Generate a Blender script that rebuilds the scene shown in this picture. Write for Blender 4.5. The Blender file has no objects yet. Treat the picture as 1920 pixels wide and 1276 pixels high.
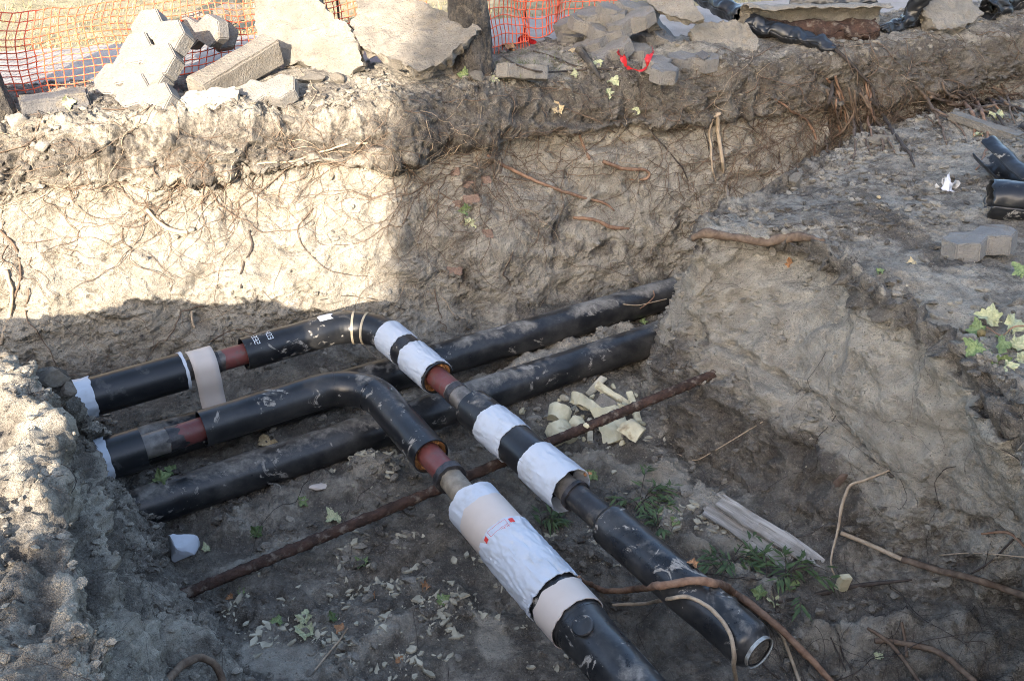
import bpy, bmesh, math, random
import numpy as np
from mathutils import Vector, Matrix, Euler

random.seed(7)
RNG = np.random.default_rng(7)
scene = bpy.context.scene
COL = scene.collection

# ------------------------------------------------------------------ camera
CAMZ = 1.7
PITCH = 30.0
cam_data = bpy.data.cameras.new('camera')
cam_data.lens = 35.0
cam_data.sensor_width = 36.0
cam_data.clip_end = 2000.0
cam = bpy.data.objects.new('camera', cam_data)
COL.objects.link(cam)
cam.location = (0, 0, CAMZ)
cam.rotation_euler = (math.radians(90 - PITCH), 0, 0)
scene.camera = cam

# ------------------------------------------------------------------ light
SUN_H = Vector((0.175, 0.985, 0)).normalized()      # horizontal direction the light travels
SUN_EL = math.radians(21.5)
world = bpy.data.worlds.new('World')
scene.world = world
world.use_nodes = True
wn = world.node_tree.nodes
bg = wn['Background']
sky = wn.new('ShaderNodeTexSky')
sky.sky_type = 'NISHITA'
sky.sun_disc = False
sky.sun_elevation = SUN_EL
sky.sun_rotation = math.atan2(-SUN_H.x, -SUN_H.y)
sky.air_density = 0.9
sky.dust_density = 2.6
sky.ozone_density = 0.9
world.node_tree.links.new(sky.outputs[0], bg.inputs[0])
bg.inputs[1].default_value = 0.15
sun_d = bpy.data.lights.new('sun', 'SUN')
sun_d.energy = 3.6
sun_d.angle = math.radians(0.55)
sun_d.color = (1.0, 0.88, 0.74)
sun = bpy.data.objects.new('sun', sun_d)
COL.objects.link(sun)
sd = Vector((SUN_H.x * math.cos(SUN_EL), SUN_H.y * math.cos(SUN_EL), -math.sin(SUN_EL)))
sun.rotation_euler = sd.to_track_quat('-Z', 'Y').to_euler()
sun.location = (-3, -8, 6)
scene.view_settings.view_transform = 'Standard'
scene.view_settings.look = 'None'
scene.view_settings.gamma = 1.0
scene.view_settings.use_curve_mapping = False
scene.view_settings.exposure = 2.28
scene.render.engine = 'CYCLES'
scene.cycles.max_bounces = 6
scene.cycles.use_denoising = True
scene.cycles.denoiser = 'OPENIMAGEDENOISE'
scene.cycles.denoising_prefilter = 'NONE'
scene.cycles.filter_width = 1.0
scene.cycles.diffuse_bounces = 3
scene.cycles.sample_clamp_indirect = 3.0

# ------------------------------------------------------------------ pixel -> world (photo is 1920 x 1276)
F = 35.0 / 36.0 * 1920
CT, ST = math.cos(math.radians(PITCH)), math.sin(math.radians(PITCH))
def ray(u, v):
    a = (u - 960) / F; b = -(v - 638) / F
    return Vector((a, CT + b * ST, -ST + b * CT))
def at(u, v, z=None, y=None):
    d = ray(u, v)
    t = (z - CAMZ) / d.z if z is not None else y / d.y
    return Vector((0, 0, CAMZ)) + d * t
def on_plane(u, v, p, n):
    d = ray(u, v); o = Vector((0, 0, CAMZ))
    return o + d * ((Vector(p) - o).dot(n) / d.dot(n))
def rng_at(p):
    return p.y * CT + (CAMZ - p.z) * ST

# ------------------------------------------------------------------ noise (numpy)
_G = np.array([[1,1,0],[-1,1,0],[1,-1,0],[-1,-1,0],[1,0,1],[-1,0,1],[1,0,-1],[-1,0,-1],
               [0,1,1],[0,-1,1],[0,1,-1],[0,-1,-1],[1,1,0],[-1,1,0],[0,-1,1],[0,-1,-1]], dtype=np.float32)
def _hash(x, y, z, s):
    h = (x.astype(np.uint32) * np.uint32(374761393) + y.astype(np.uint32) * np.uint32(668265263)
         + z.astype(np.uint32) * np.uint32(2147483647) + np.uint32((s * 974634777) & 0xffffffff))
    h = (h ^ (h >> np.uint32(13))) * np.uint32(1274126177)
    h = (h ^ (h >> np.uint32(16))) * np.uint32(2246822519)
    return h ^ (h >> np.uint32(15))
from concurrent.futures import ThreadPoolExecutor
_POOL = ThreadPoolExecutor(4)
_GX, _GY, _GZ = (np.ascontiguousarray(_G[:, k]) for k in range(3))
def _pn_block(P, seed):
    x, y, z = (np.ascontiguousarray(P[:, k]) for k in range(3))
    xi, yi, zi = np.floor(x), np.floor(y), np.floor(z)
    fx, fy, fz = x - xi, y - yi, z - zi
    hx = [(xi.astype(np.int32) + a).astype(np.uint32) * np.uint32(374761393) for a in (0, 1)]
    hy = [(yi.astype(np.int32) + a).astype(np.uint32) * np.uint32(668265263) for a in (0, 1)]
    hz = [(zi.astype(np.int32) + a).astype(np.uint32) * np.uint32(2147483647) + np.uint32((seed * 974634777) & 0xffffffff) for a in (0, 1)]
    w = [t * t * t * (t * (t * 6 - 15) + 10) for t in (fx, fy, fz)]
    out = np.zeros(len(x), np.float32)
    for a in (0, 1):
        wx = w[0] if a else 1 - w[0]
        for b in (0, 1):
            wxy = wx * (w[1] if b else 1 - w[1]); hxy = hx[a] + hy[b]
            for c in (0, 1):
                h = hxy + hz[c]
                h = (h ^ (h >> np.uint32(13))) * np.uint32(1274126177)
                h = ((h ^ (h >> np.uint32(16))) & np.uint32(0xffffff)) % np.uint32(9973) & np.uint32(15)
                d = _GX[h] * (fx - a) + _GY[h] * (fy - b) + _GZ[h] * (fz - c)
                out += wxy * (w[2] if c else 1 - w[2]) * d
    return out
def pn(P, seed=0):
    P = np.asarray(P, dtype=np.float32)
    if len(P) < 20000: return _pn_block(P, seed)
    bl = [P[i:i + 16384] for i in range(0, len(P), 16384)]
    return np.concatenate(list(_POOL.map(lambda q: _pn_block(q, seed), bl)))
def fbm(P, sc, oct=4, seed=0, gain=0.5, mode=0):
    P = np.asarray(P, np.float32) * np.asarray(sc, np.float32)
    a, out = 1.0, np.zeros(len(P), np.float32)
    for k in range(oct):
        n = pn(P * (2.03 ** k), seed + k * 17)
        if mode == 1: n = 0.5 - 2.0 * np.abs(n)           # ridged
        if mode == 2: n = 2.0 * np.abs(n) - 0.4           # billowed
        out += a * n; a *= gain
    return out
def worley(P, sc, seed=0):
    P = np.asarray(P, np.float32) * np.asarray(sc, np.float32)
    R = list(_POOL.map(lambda q: _worley(q, seed), [P[i:i + 16384] for i in range(0, len(P), 16384)]))
    return tuple(np.concatenate([r[k] for r in R]) for k in range(3))
def _worley(P, seed):
    i = np.floor(P).astype(np.int32); f = P - i
    d1 = np.full(len(P), 9.0, np.float32); d2 = d1.copy(); idv = np.zeros(len(P), np.float32)
    for a in (-1, 0, 1):
        for b in (-1, 0, 1):
            for c in (-1, 0, 1):
                h = _hash(i[:, 0] + a, i[:, 1] + b, i[:, 2] + c, seed)
                px = a + (h & np.uint32(1023)).astype(np.float32) / 1023 - f[:, 0]
                py = b + ((h >> np.uint32(10)) & np.uint32(1023)).astype(np.float32) / 1023 - f[:, 1]
                pz = c + ((h >> np.uint32(20)) & np.uint32(1023)).astype(np.float32) / 1023 - f[:, 2]
                d = px * px + py * py + pz * pz
                m = d < d1
                d2 = np.where(m, d1, np.minimum(d2, d)); idv = np.where(m, (h >> np.uint32(5) & np.uint32(255)).astype(np.float32) / 255, idv)
                d1 = np.where(m, d, d1)
    return np.sqrt(d1), np.sqrt(d2), idv
def sstep(a, b, x):
    t = np.clip((x - a) / (b - a), 0, 1); return t * t * (3 - 2 * t)

# ------------------------------------------------------------------ mesh helpers
def tag(o, label=None, cat=None, group=None, kind=None):
    if label: o['label'] = label
    if cat: o['category'] = cat
    if group: o['group'] = group
    if kind: o['kind'] = kind
    return o
def link(name, me, mat=None, parent=None):
    o = bpy.data.objects.new(name, me)
    COL.objects.link(o)
    if mat is not None and me is not None:
        me.materials.append(mat)
    if parent is not None: o.parent = parent
    return o
def empty(name, loc, label, cat, group=None):
    o = bpy.data.objects.new(name, None); COL.objects.link(o)
    o.location = loc; o.empty_display_size = 0.1
    bpy.context.view_layer.update
    return tag(o, label, cat, group)
def to_parent(o, parent):
    """world-space mesh -> child of an un-rotated Empty"""
    o.parent = parent
    o.location = -Vector(parent.location)
    return o
def mesh_np(name, V, Fc, smooth=True, attrs=None):
    V = np.asarray(V, np.float32); Fc = np.asarray(Fc, np.int32)
    k = Fc.shape[1]
    me = bpy.data.meshes.new(name)
    me.vertices.add(len(V)); me.vertices.foreach_set('co', V.ravel())
    me.loops.add(Fc.size); me.loops.foreach_set('vertex_index', Fc.ravel())
    me.polygons.add(len(Fc))
    me.polygons.foreach_set('loop_start', np.arange(0, Fc.size, k, dtype=np.int32))
    me.polygons.foreach_set('loop_total', np.full(len(Fc), k, np.int32))
    if smooth: me.polygons.foreach_set('use_smooth', np.ones(len(Fc), bool))
    for n, a in (attrs or {}).items():
        at_ = me.attributes.new(n, 'FLOAT', 'POINT'); at_.data.foreach_set('value', np.asarray(a, np.float32))
    me.update(calc_edges=True)
    return me
def cr(A, n, axis=0):
    """Catmull-Rom through A along axis, n samples uniform in mean arc length of the first 3 channels"""
    A = np.moveaxis(np.asarray(A, np.float64), axis, 0)
    K = A.shape[0]
    E = np.concatenate([2 * A[:1] - A[1:2], A, 2 * A[-1:] - A[-2:-1]], 0)
    def ev(t):
        i = np.clip(np.floor(t).astype(int), 0, K - 2); f = (t - i).reshape((-1,) + (1,) * (A.ndim - 1))
        p0, p1, p2, p3 = E[i], E[i + 1], E[i + 2], E[i + 3]
        return 0.5 * (2 * p1 + (p2 - p0) * f + (2 * p0 - 5 * p1 + 4 * p2 - p3) * f ** 2 + (3 * p1 - p0 - 3 * p2 + p3) * f ** 3)
    td = np.linspace(0, K - 1, (K - 1) * 24 + 1)
    D = ev(td)
    L = np.linalg.norm(np.diff(D[..., :3], axis=0), axis=-1)
    while L.ndim > 1: L = L.mean(-1)
    c = np.concatenate([[0], np.cumsum(L)])
    return np.moveaxis(ev(np.interp(np.linspace(0, c[-1], n), c, td)), 0, axis)
def grid_faces(n, m):
    i = np.arange((n - 1) * m).reshape(n - 1, m)[:, :-1].ravel()
    return np.stack([i, i + 1, i + m + 1, i + m], 1)
def grid_normals(P):
    du = np.gradient(P, axis=0); dv = np.gradient(P, axis=1)
    N = np.cross(du, dv); N /= np.linalg.norm(N, axis=-1, keepdims=True) + 1e-9
    return N
def sweep(pts, rad, seg=10, n=None, caps=True, smooth_path=True):
    """solid tapered tube; returns V, F(quads)"""
    pts = np.asarray([tuple(p) for p in pts], float)
    rad = np.asarray(rad, float) if np.ndim(rad) else np.full(len(pts), float(rad))
    A = np.concatenate([pts, rad[:, None]], 1)
    if smooth_path and len(pts) > 2:
        A = cr(A, n or len(pts) * 4)
    elif n: A = cr(A, n)
    P, R = A[:, :3], np.maximum(A[:, 3], 0.0004)
    if caps:
        P = np.concatenate([P[:1], P, P[-1:]]); R = np.concatenate([[1e-4], R, [1e-4]])
    T = np.gradient(A[:, :3], axis=0); T /= np.linalg.norm(T, axis=1, keepdims=True) + 1e-12
    if caps: T = np.concatenate([T[:1], T, T[-1:]])
    ref = np.array([0, 0, 1.0]) if abs(T[0, 2]) < .9 else np.array([1.0, 0, 0])
    V = []
    B = np.cross(T[0], ref); B /= np.linalg.norm(B)
    ang = np.linspace(0, 2 * np.pi, seg, endpoint=False)
    for k in range(len(P)):
        t = T[k]; B = B - t * B.dot(t); B /= math.sqrt(B.dot(B))
        C = np.array([t[1] * B[2] - t[2] * B[1], t[2] * B[0] - t[0] * B[2], t[0] * B[1] - t[1] * B[0]])
        V.append(P[k] + R[k] * (np.cos(ang)[:, None] * B + np.sin(ang)[:, None] * C))
    V = np.concatenate(V)
    i = np.arange(len(P) - 1)[:, None] * seg; j = np.arange(seg)[None, :]; j2 = (j + 1) % seg
    Fc = np.stack([i + j, i + j2, i + seg + j2, i + seg + j], -1).reshape(-1, 4)
    return V, Fc
class Bag:
    def __init__(s): s.V = []; s.F = []; s.n = 0; s.A = {}
    def add(s, V, Fc, **at_):
        s.V.append(np.asarray(V, np.float32)); s.F.append(np.asarray(Fc) + s.n); s.n += len(V)
        for k, v in at_.items(): s.A.setdefault(k, []).append(np.full(len(V), v, np.float32) if np.ndim(v) == 0 else v)
    def mesh(s, name, smooth=True):
        return mesh_np(name, np.concatenate(s.V), np.concatenate(s.F), smooth, {k: np.concatenate(v) for k, v in s.A.items()})

# ------------------------------------------------------------------ materials
class N:
    def __init__(s, name, rough=0.8, spec=0.3):
        s.m = bpy.data.materials.new(name); s.m.use_nodes = True
        s.t = s.m.node_tree; s.b = s.t.nodes['Principled BSDF']
        s.b.inputs['Roughness'].default_value = rough
        s.b.inputs['Specular IOR Level'].default_value = spec
        s.co = s.new('ShaderNodeNewGeometry').outputs['Position']
    def new(s, ty, **kw):
        n = s.t.nodes.new(ty)
        for k, v in kw.items(): setattr(n, k, v)
        return n
    def local(s): s.co = s.new('ShaderNodeTexCoord').outputs['Object']; return s
    def set(s, sock, val):
        if isinstance(val, bpy.types.NodeSocket): s.t.links.new(val, sock)
        elif isinstance(val, (tuple, list)): sock.default_value = tuple(val) + ((1,) if len(val) == 3 and len(sock.default_value) == 4 else ())
        else: sock.default_value = val
    def noise(s, sc, det=4, ro=0.55, dist=0.0, stretch=None):
        n = s.new('ShaderNodeTexNoise'); n.inputs['Scale'].default_value = sc; n.inputs['Detail'].default_value = det
        n.inputs['Roughness'].default_value = ro; n.inputs['Distortion'].default_value = dist
        co = s.co
        if stretch:
            mp = s.new('ShaderNodeMapping'); mp.inputs['Scale'].default_value = stretch; s.set(mp.inputs[0], co); co = mp.outputs[0]
        s.set(n.inputs['Vector'], co); return n.outputs['Fac']
    def vor(s, sc, out='Distance', feat='F1'):
        n = s.new('ShaderNodeTexVoronoi', feature=feat); n.inputs['Scale'].default_value = sc; s.set(n.inputs['Vector'], s.co); return n.outputs[out]
    def ramp(s, x, a, b, va=0.0, vb=1.0):
        n = s.new('ShaderNodeMapRange', interpolation_type='SMOOTHSTEP'); s.set(n.inputs['Value'], x)
        n.inputs['From Min'].default_value = a; n.inputs['From Max'].default_value = b
        n.inputs['To Min'].default_value = va; n.inputs['To Max'].default_value = vb; return n.outputs[0]
    def math(s, op, a, b=0.0):
        n = s.new('ShaderNodeMath', operation=op); n.use_clamp = False; s.set(n.inputs[0], a); s.set(n.inputs[1], b); return n.outputs[0]
    def mix(s, f, a, b, mode='MIX'):
        n = s.new('ShaderNodeMix', data_type='RGBA', blend_type=mode); s.set(n.inputs[0], f); s.set(n.inputs[6], a); s.set(n.inputs[7], b); return n.outputs[2]
    def attr(s, name):
        n = s.new('ShaderNodeAttribute', attribute_name=name); return n.outputs['Fac']
    def sep(s, i):
        n = s.new('ShaderNodeSeparateXYZ'); s.set(n.inputs[0], s.co); return n.outputs[i]
    def color(s, c): s.set(s.b.inputs['Base Color'], c); return s
    def rough(s, r): s.set(s.b.inputs['Roughness'], r); return s
    def bump(s, h, strength=0.4, dist=0.01):
        n = s.new('ShaderNodeBump'); n.inputs['Strength'].default_value = strength; n.inputs['Distance'].default_value = dist
        s.set(n.inputs['Height'], h)
        old = s.b.inputs['Normal']
        if old.is_linked: s.set(n.inputs['Normal'], old.links[0].from_socket)
        s.set(old, n.outputs[0]); return s

CLAY = (0.42, 0.385, 0.320); CLAY2 = (0.29, 0.262, 0.215); TOP = (0.122, 0.108, 0.092); TOP2 = (0.222, 0.200, 0.168); WETC = (0.092, 0.085, 0.073)
def soil_mat(name):
    m = N(name, 0.95, 0.12)
    n1 = m.noise(2.2, 6, .62); n2 = m.noise(9, 6, .65); n3 = m.noise(45, 6, .7); n4 = m.noise(170, 4, .65)
    lay = m.noise(3.0, 5, .6, .4, (1, 1, 5.0))
    clay = m.mix(m.ramp(n2, .35, .66), CLAY2, CLAY)
    clay = m.mix(m.ramp(lay, .52, .70, 0, .55), clay, (.24, .207, .165))
    top = m.mix(m.ramp(n2, .38, .7), TOP, TOP2)
    top = m.mix(m.ramp(m.noise(4.1, 5, .6), .5, .7, 0, .5), top, (.150, .126, .103))
    k = m.math('ADD', m.attr('clay'), m.math('MULTIPLY', m.math('SUBTRACT', n1, .5), .8))
    k = m.math('ADD', k, m.math('MULTIPLY', m.math('SUBTRACT', n3, .5), .7))
    k = m.math('ADD', k, m.math('MULTIPLY', m.math('SUBTRACT', n2, .5), .5))
    cf = m.ramp(k, .28, .68)
    base = m.mix(cf, top, clay)
    mot = m.ramp(cf, 0, 1, 1.0, .42)
    wet = m.math('ADD', m.attr('damp'), m.math('MULTIPLY', m.math('SUBTRACT', m.noise(3.2, 6, .66), .5), 1.9))
    wetf = m.ramp(wet, .35, .95)
    base = m.mix(wetf, base, m.mix(m.ramp(n2, .35, .65), WETC, (0.23, 0.21, 0.172)))
    # crumb-scale mottling: dark humus grains, pale dry crumbs, also painting in crumb shading
    base = m.mix(m.math('MULTIPLY', m.ramp(n4, .54, .70, .0, .6), mot), base, (0.085, 0.071, 0.056))
    base = m.mix(m.math('MULTIPLY', m.ramp(n3, .56, .72, .0, .5), mot), base, (0.10, 0.083, 0.066))
    base = m.mix(m.math('MULTIPLY', m.ramp(m.noise(110, 4, .6), .56, .72, .0, .5), mot), base, (0.43, 0.39, 0.325))
    g = m.math('MULTIPLY', m.ramp(m.vor(75), .22, .10), m.ramp(m.noise(7, 3), .52, .62))
    base = m.mix(m.math('MULTIPLY', g, .45), base, (0.40, 0.37, 0.32))
    g2 = m.math('MULTIPLY', m.ramp(m.vor(38), .18, .09), m.ramp(m.noise(5, 2), .5, .6))
    base = m.mix(m.math('MULTIPLY', g2, .7), base, (0.075, 0.063, 0.05))
    m.color(base)
    m.rough(m.ramp(wetf, 0, 1, .97, .72))
    m.bump(m.noise(20, 3, .6, .5, (1, 1, .22)), .45, .03)
    m.bump(n4, .9, .010); m.bump(n3, .9, .026); m.bump(n2, .5, .05)
    m.bump(m.math('MULTIPLY', g, 1.0), .3, .006)
    return m.m
M = {}
M['soil'] = soil_mat('soil')
# ================================================================== TERRAIN
SH = {}
def sheet(name, C, nS, nT, seed, kind='structure', flip=None, feats=()):
    """C: control grid (S,K,8) = x,y,z, lump, scrape, clay, damp, calm ; returns object"""
    A = cr(C, nS, 0); A = cr(A, nT, 1)
    P = A[..., :3].astype(np.float32); ex = A[..., 3:].reshape(-1, A.shape[-1] - 3).astype(np.float32)
    Nn = grid_normals(P).reshape(-1, 3).astype(np.float32)
    p = P.reshape(-1, 3)
    tocam = np.array([0, 0, CAMZ]) - p
    if flip is None:
        if Nn[:, 2].mean() < 0: Nn = -Nn
    elif flip: Nn = -Nn
    lump, scr, clay, damp, calm = [np.clip(ex[:, i], 0, 2) for i in range(5)]
    # hand-placed gullies, dark seams and ledges: (photo polyline, half width, relief, clay change, lump change)
    relief = np.zeros(len(p), np.float32)
    if feats:
        r_ = p[:, 1] * CT + (CAMZ - p[:, 2]) * ST
        U_ = 960 + p[:, 0] / r_ * F; W_ = 638 - (p[:, 1] * ST - (CAMZ - p[:, 2]) * CT) / r_ * F
        def pick(u, v):
            c = np.where((U_ - u) ** 2 + (W_ - v) ** 2 < 14 ** 2)[0]
            if len(c) == 0: return p[np.argmin((U_ - u) ** 2 + (W_ - v) ** 2)]
            return p[c[np.argmin(r_[c])]]
        for k, (px, wd, rel, dc, dl) in enumerate(feats):
            K = np.array([pick(u, v) for u, v in px])
            lo, hi = K.min(0) - 2.2 * wd, K.max(0) + 2.2 * wd
            sel = np.where(((p > lo) & (p < hi)).all(1))[0]
            if not len(sel): continue
            S_ = p[sel] + (wd * .9) * np.stack([fbm(p[sel], .35 / wd, 3, seed + 60 + k * 3 + c) for c in range(3)], 1)
            dm = np.full(len(sel), 9.0, np.float32)
            for a_, b_ in zip(K[:-1], K[1:]):
                ab = b_ - a_; t_ = np.clip(((S_ - a_) @ ab) / (ab @ ab + 1e-9), 0, 1)
                dm = np.minimum(dm, np.linalg.norm(S_ - a_ - t_[:, None] * ab, axis=1))
            g = 1 - sstep(.25 * wd, wd, dm)
            relief[sel] += rel * g; damp[sel] = np.clip(damp[sel] - .9 * max(dc, 0) * g, 0, 2); clay[sel] = np.clip(clay[sel] + dc * g, -.4, 1.4); lump[sel] = np.clip(lump[sel] + dl * g, 0, 1.6)
    # domain warp
    w = np.stack([fbm(p, 2.5, 2, seed + 90 + k) for k in range(3)], 1) * 0.12
    q = p + w
    d = 0.085 * fbm(q, 1.7, 3, seed + 1) * (1 - .5 * calm)
    top = np.clip(lump - .35, 0, .7) / .7
    d += 0.046 * top * fbm(q, 6.5, 3, seed + 41, mode=1)                            # torn, blocky crust
    d += 0.015 * scr * fbm(q, (3.6, 3.6, 2.0), 2, seed + 5, mode=1)
    fl = fbm(q + 0.2 * w, (4.5, 4.5, 7.0), 3, seed + 9)                               # flaked faces
    st = fl * 4; fr = st - np.floor(st)
    d += 0.020 * scr * (np.floor(st) + sstep(.75, 1.0, fr)) / 2.0
    c1, c2, cid = worley(q + .25 * w, 11, seed + 3)
    edge = c2 - c1
    clod = sstep(0.0, 0.30, edge) * (0.25 + 0.9 * cid)
    mask = sstep(-.12, .25, fbm(p, 3.1, 2, seed + 21)) * lump
    d += 0.030 * mask * (clod - .55)
    e1, e2, eid = worley(p + w * .3, 30, seed + 4)
    d += 0.017 * np.clip(mask + .35 * lump, 0, 1.4) * (sstep(0, .4, e2 - e1) * (.3 + eid) - .5)
    cm = sstep(-.02, .22, fbm(p, 2.4, 2, seed + 31)) * scr                            # cracks in the clay
    ck = np.abs(fbm(q, 5.5, 4, seed + 33, .6)); ck2 = np.abs(fbm(q, (9, 9, 5), 3, seed + 36, .6))
    d -= 0.030 * cm * (1 - sstep(0.0, 0.035, ck)) + .014 * scr * (1 - sstep(0, .03, ck2)) * sstep(0, .2, fbm(p, 4, 2, seed + 38))
    d += 0.012 * fbm(p, 24, 3, seed + 12, mode=1) * (0.25 + 0.75 * np.clip(lump + .3 * scr, 0, 1))
    d += 0.006 * fbm(p, 60, 2, seed + 15) * (.4 + .6 * np.clip(lump + .3 * scr, 0, 1))
    d *= (1 - np.clip(calm, 0, 1))
    V = p + Nn * (d + relief)[:, None]
    me = mesh_np(name, V, grid_faces(nS, nT), True, {'clay': clay + .25 * (cid - .5) * mask, 'damp': damp})
    o = link(name, me, M['soil']); o['kind'] = kind
    N2 = grid_normals(V.reshape(nS, nT, 3)).reshape(-1, 3)
    N2 *= np.sign((N2 * Nn).sum(1).mean())
    SH[name] = dict(V=V, N=N2, lump=lump, clay=clay, damp=damp, shape=(nS, nT))
    return o

# ---- far bank: trench wall, overhanging topsoil and the strip of ground on top
fb = [  # u, rim v, foot v, lip, lump-left, height of the lip
 (-480, 285, 770, 0.045), (-220, 265, 730, 0.038), (0, 248, 705, 0.022), (150, 238, 690, 0.007), (300, 226, 680, 0.022), (420, 218, 665, 0.038), (540, 205, 650, 0.053),
 (640, 198, 640, 0.068), (760, 188, 628, 0.090), (830, 178, 612, 0.025), (930, 168, 592, 0.054), (1050, 150, 566, 0.062), (1180, 138, 534, 0.071), (1300, 132, 512, 0.066),
 (1420, 124, 490, 0.050), (1540, 112, 470, 0.041), (1620, 104, 452, 0.008), (1720, 92, 430, 0.066), (1850, 72, 405, 0.058), (2050, 45, 370, 0.041), (2380, 15, 330, 0.041)]
wn_ = Vector((0.28, -0.96, 0))
rows = []
RIM = []
for (u, vr, vf, lip) in fb:
    r = at(u, vr, z=0.0); f = at(u, vf, z=-1.3)
    RIM.append(r.copy())
    def L(t, out, dz=0.0):
        q = f.lerp(r, t) + wn_ * out; return (q.x, q.y, q.z + dz)
    def G(b, z): q = r - wn_ * b; return (q.x, q.y, z)
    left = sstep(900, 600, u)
    row = [L(0, .60, -.30) + (.3, .2, .3, .9, .3), L(0, .10, -.03) + (.7, .4, .45, .6, 0), L(.12, .03) + (.55, .8, .7, .25, 0), L(.3, .06) + (.3, 1., .85, .1, 0),
           L(.48, .02) + (.2, 1., .95, .0, 0), L(.64, -.04) + (.25, .9, .9, .0, 0), L(.735, -.02 - lip * .2) + (.5, .7, .6, .0, 0),
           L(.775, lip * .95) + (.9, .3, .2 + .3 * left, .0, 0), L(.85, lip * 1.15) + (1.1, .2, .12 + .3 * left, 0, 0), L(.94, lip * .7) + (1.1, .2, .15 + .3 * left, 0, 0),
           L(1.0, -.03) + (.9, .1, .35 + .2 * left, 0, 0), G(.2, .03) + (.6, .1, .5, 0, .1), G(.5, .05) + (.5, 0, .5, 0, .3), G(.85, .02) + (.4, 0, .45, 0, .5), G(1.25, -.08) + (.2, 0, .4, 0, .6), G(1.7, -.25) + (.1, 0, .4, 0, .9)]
    rows.append(row)
RW = np.random.default_rng(4)
C_ = np.array(rows)
# uneven lip: stations shift singly, so the overhang breaks up instead of rolling on
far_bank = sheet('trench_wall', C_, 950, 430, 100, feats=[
  ([(1020, 345), (1100, 360), (1200, 380)], .14, .01, .5, -.5), ([(980, 480), (1060, 520), (1160, 510)], .10, .0, .35, -.4), ([(1350, 290), (1420, 300)], .12, .0, .5, -.4), ([(20, 300), (60, 330), (120, 300), (210, 290), (225, 330)], .07, .03, -.35, .5), ([(340, 270), (375, 285), (385, 330), (360, 350)], .06, .045, -.5, .7),
  ([(455, 330), (480, 290), (560, 270), (620, 285)], .05, -.05, -.4, .4), ([(640, 300), (690, 290), (735, 255)], .05, -.06, -.5, .6),
  ([(800, 240), (860, 262), (915, 280), (915, 320), (900, 360)], .10, .03, -.8, .9), ([(905, 330), (880, 430), (880, 520)], .10, .01, -.45, .3),
  ([(960, 215), (1060, 225), (1150, 240), (1260, 225), (1380, 215), (1470, 200)], .05, -.02, -.6, .5), ([(960, 275), (1060, 285), (1180, 270), (1300, 250)], .04, -.05, -.3, .0),
  ([(1060, 300), (1120, 300), (1180, 290)], .10, .02, .5, -.4), ([(1200, 280), (1280, 300), (1330, 330)], .12, .02, .5, -.4), ([(1000, 420), (1120, 470), (1230, 480)], .10, .0, -.4, .3),
  ([(1100, 350), (1060, 430), (1050, 510)], .07, -.03, -.45, .2), ([(1330, 300), (1300, 400), (1280, 450)], .08, -.02, -.4, .2), ([(1570, 160), (1590, 230), (1580, 290)], .10, -.08, -.6, .4),
  ([(760, 420), (730, 500), (700, 560)], .07, .015, -.3, .1), ([(250, 480), (300, 560), (330, 620)], .03, -.015, -.15, .0), ([(100, 440), (130, 520), (120, 600)], .03, -.015, -.2, .0), ([(520, 350), (560, 430), (545, 500)], .03, -.015, -.2, 0)])

# ---- trench floor
def lerp(a, b, t): return a + (b - a) * t
rows = []
for x in np.linspace(-3.6, 3.4, 13):
    row = []
    for y in [-.4, .5, 1.0, 1.35, 1.7, 2.1, 2.6, 3.2, 3.8, 4.4, 5.0, 5.6, 6.4]:
        z = -1.32 + .10 * float(sstep(.9, 2.2, x)) * float(sstep(4.5, 2.5, y))
        z += float(sstep(1.9, .8, y)) * 1.30
        z += .025 * math.sin(2.1 * x + 1.3 * y)
        row.append((x, y, z, .55, .1, .36, .52 if y > 1.6 else .2, .0))
    rows.append(row)
floor = sheet('trench_floor', np.array(rows), 560, 520, 300, feats=[
  ([(1235, 840), (1285, 905), (1345, 965), (1440, 1010)], .10, .02, .6, .1), ([(420, 1050), (560, 1010)], .10, .0, .5, -.2), ([(900, 1150), (960, 1220)], .10, .0, .45, -.2), ([(480, 1220), (600, 1250)], .12, .0, .5, -.2), ([(330, 1010), (520, 945), (700, 880), (860, 835), (1000, 790)], .10, .05, .2, .5), ([(700, 750), (900, 700), (1100, 640), (1200, 610)], .10, .05, .3, .2), ([(480, 800), (640, 770)], .08, .04, .0, .2),
  ([(420, 1180), (560, 1130), (700, 1060), (820, 1010)], .07, -.05, .0, .3), ([(640, 1240), (760, 1170), (880, 1130)], .09, .05, .3, .5), ([(980, 1010), (1060, 1080), (1150, 1180)], .07, -.04, -.1, .5),
  ([(1230, 960), (1330, 1020), (1430, 1090)], .09, .04, .3, .7), ([(1500, 1200), (1620, 1160), (1780, 1170)], .10, .06, .2, .5), ([(1560, 1260), (1700, 1230), (1850, 1240)], .06, -.06, -.2, .3), ([(1040, 850), (1120, 870), (1220, 880)], .10, .03, .3, .6)])

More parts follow.
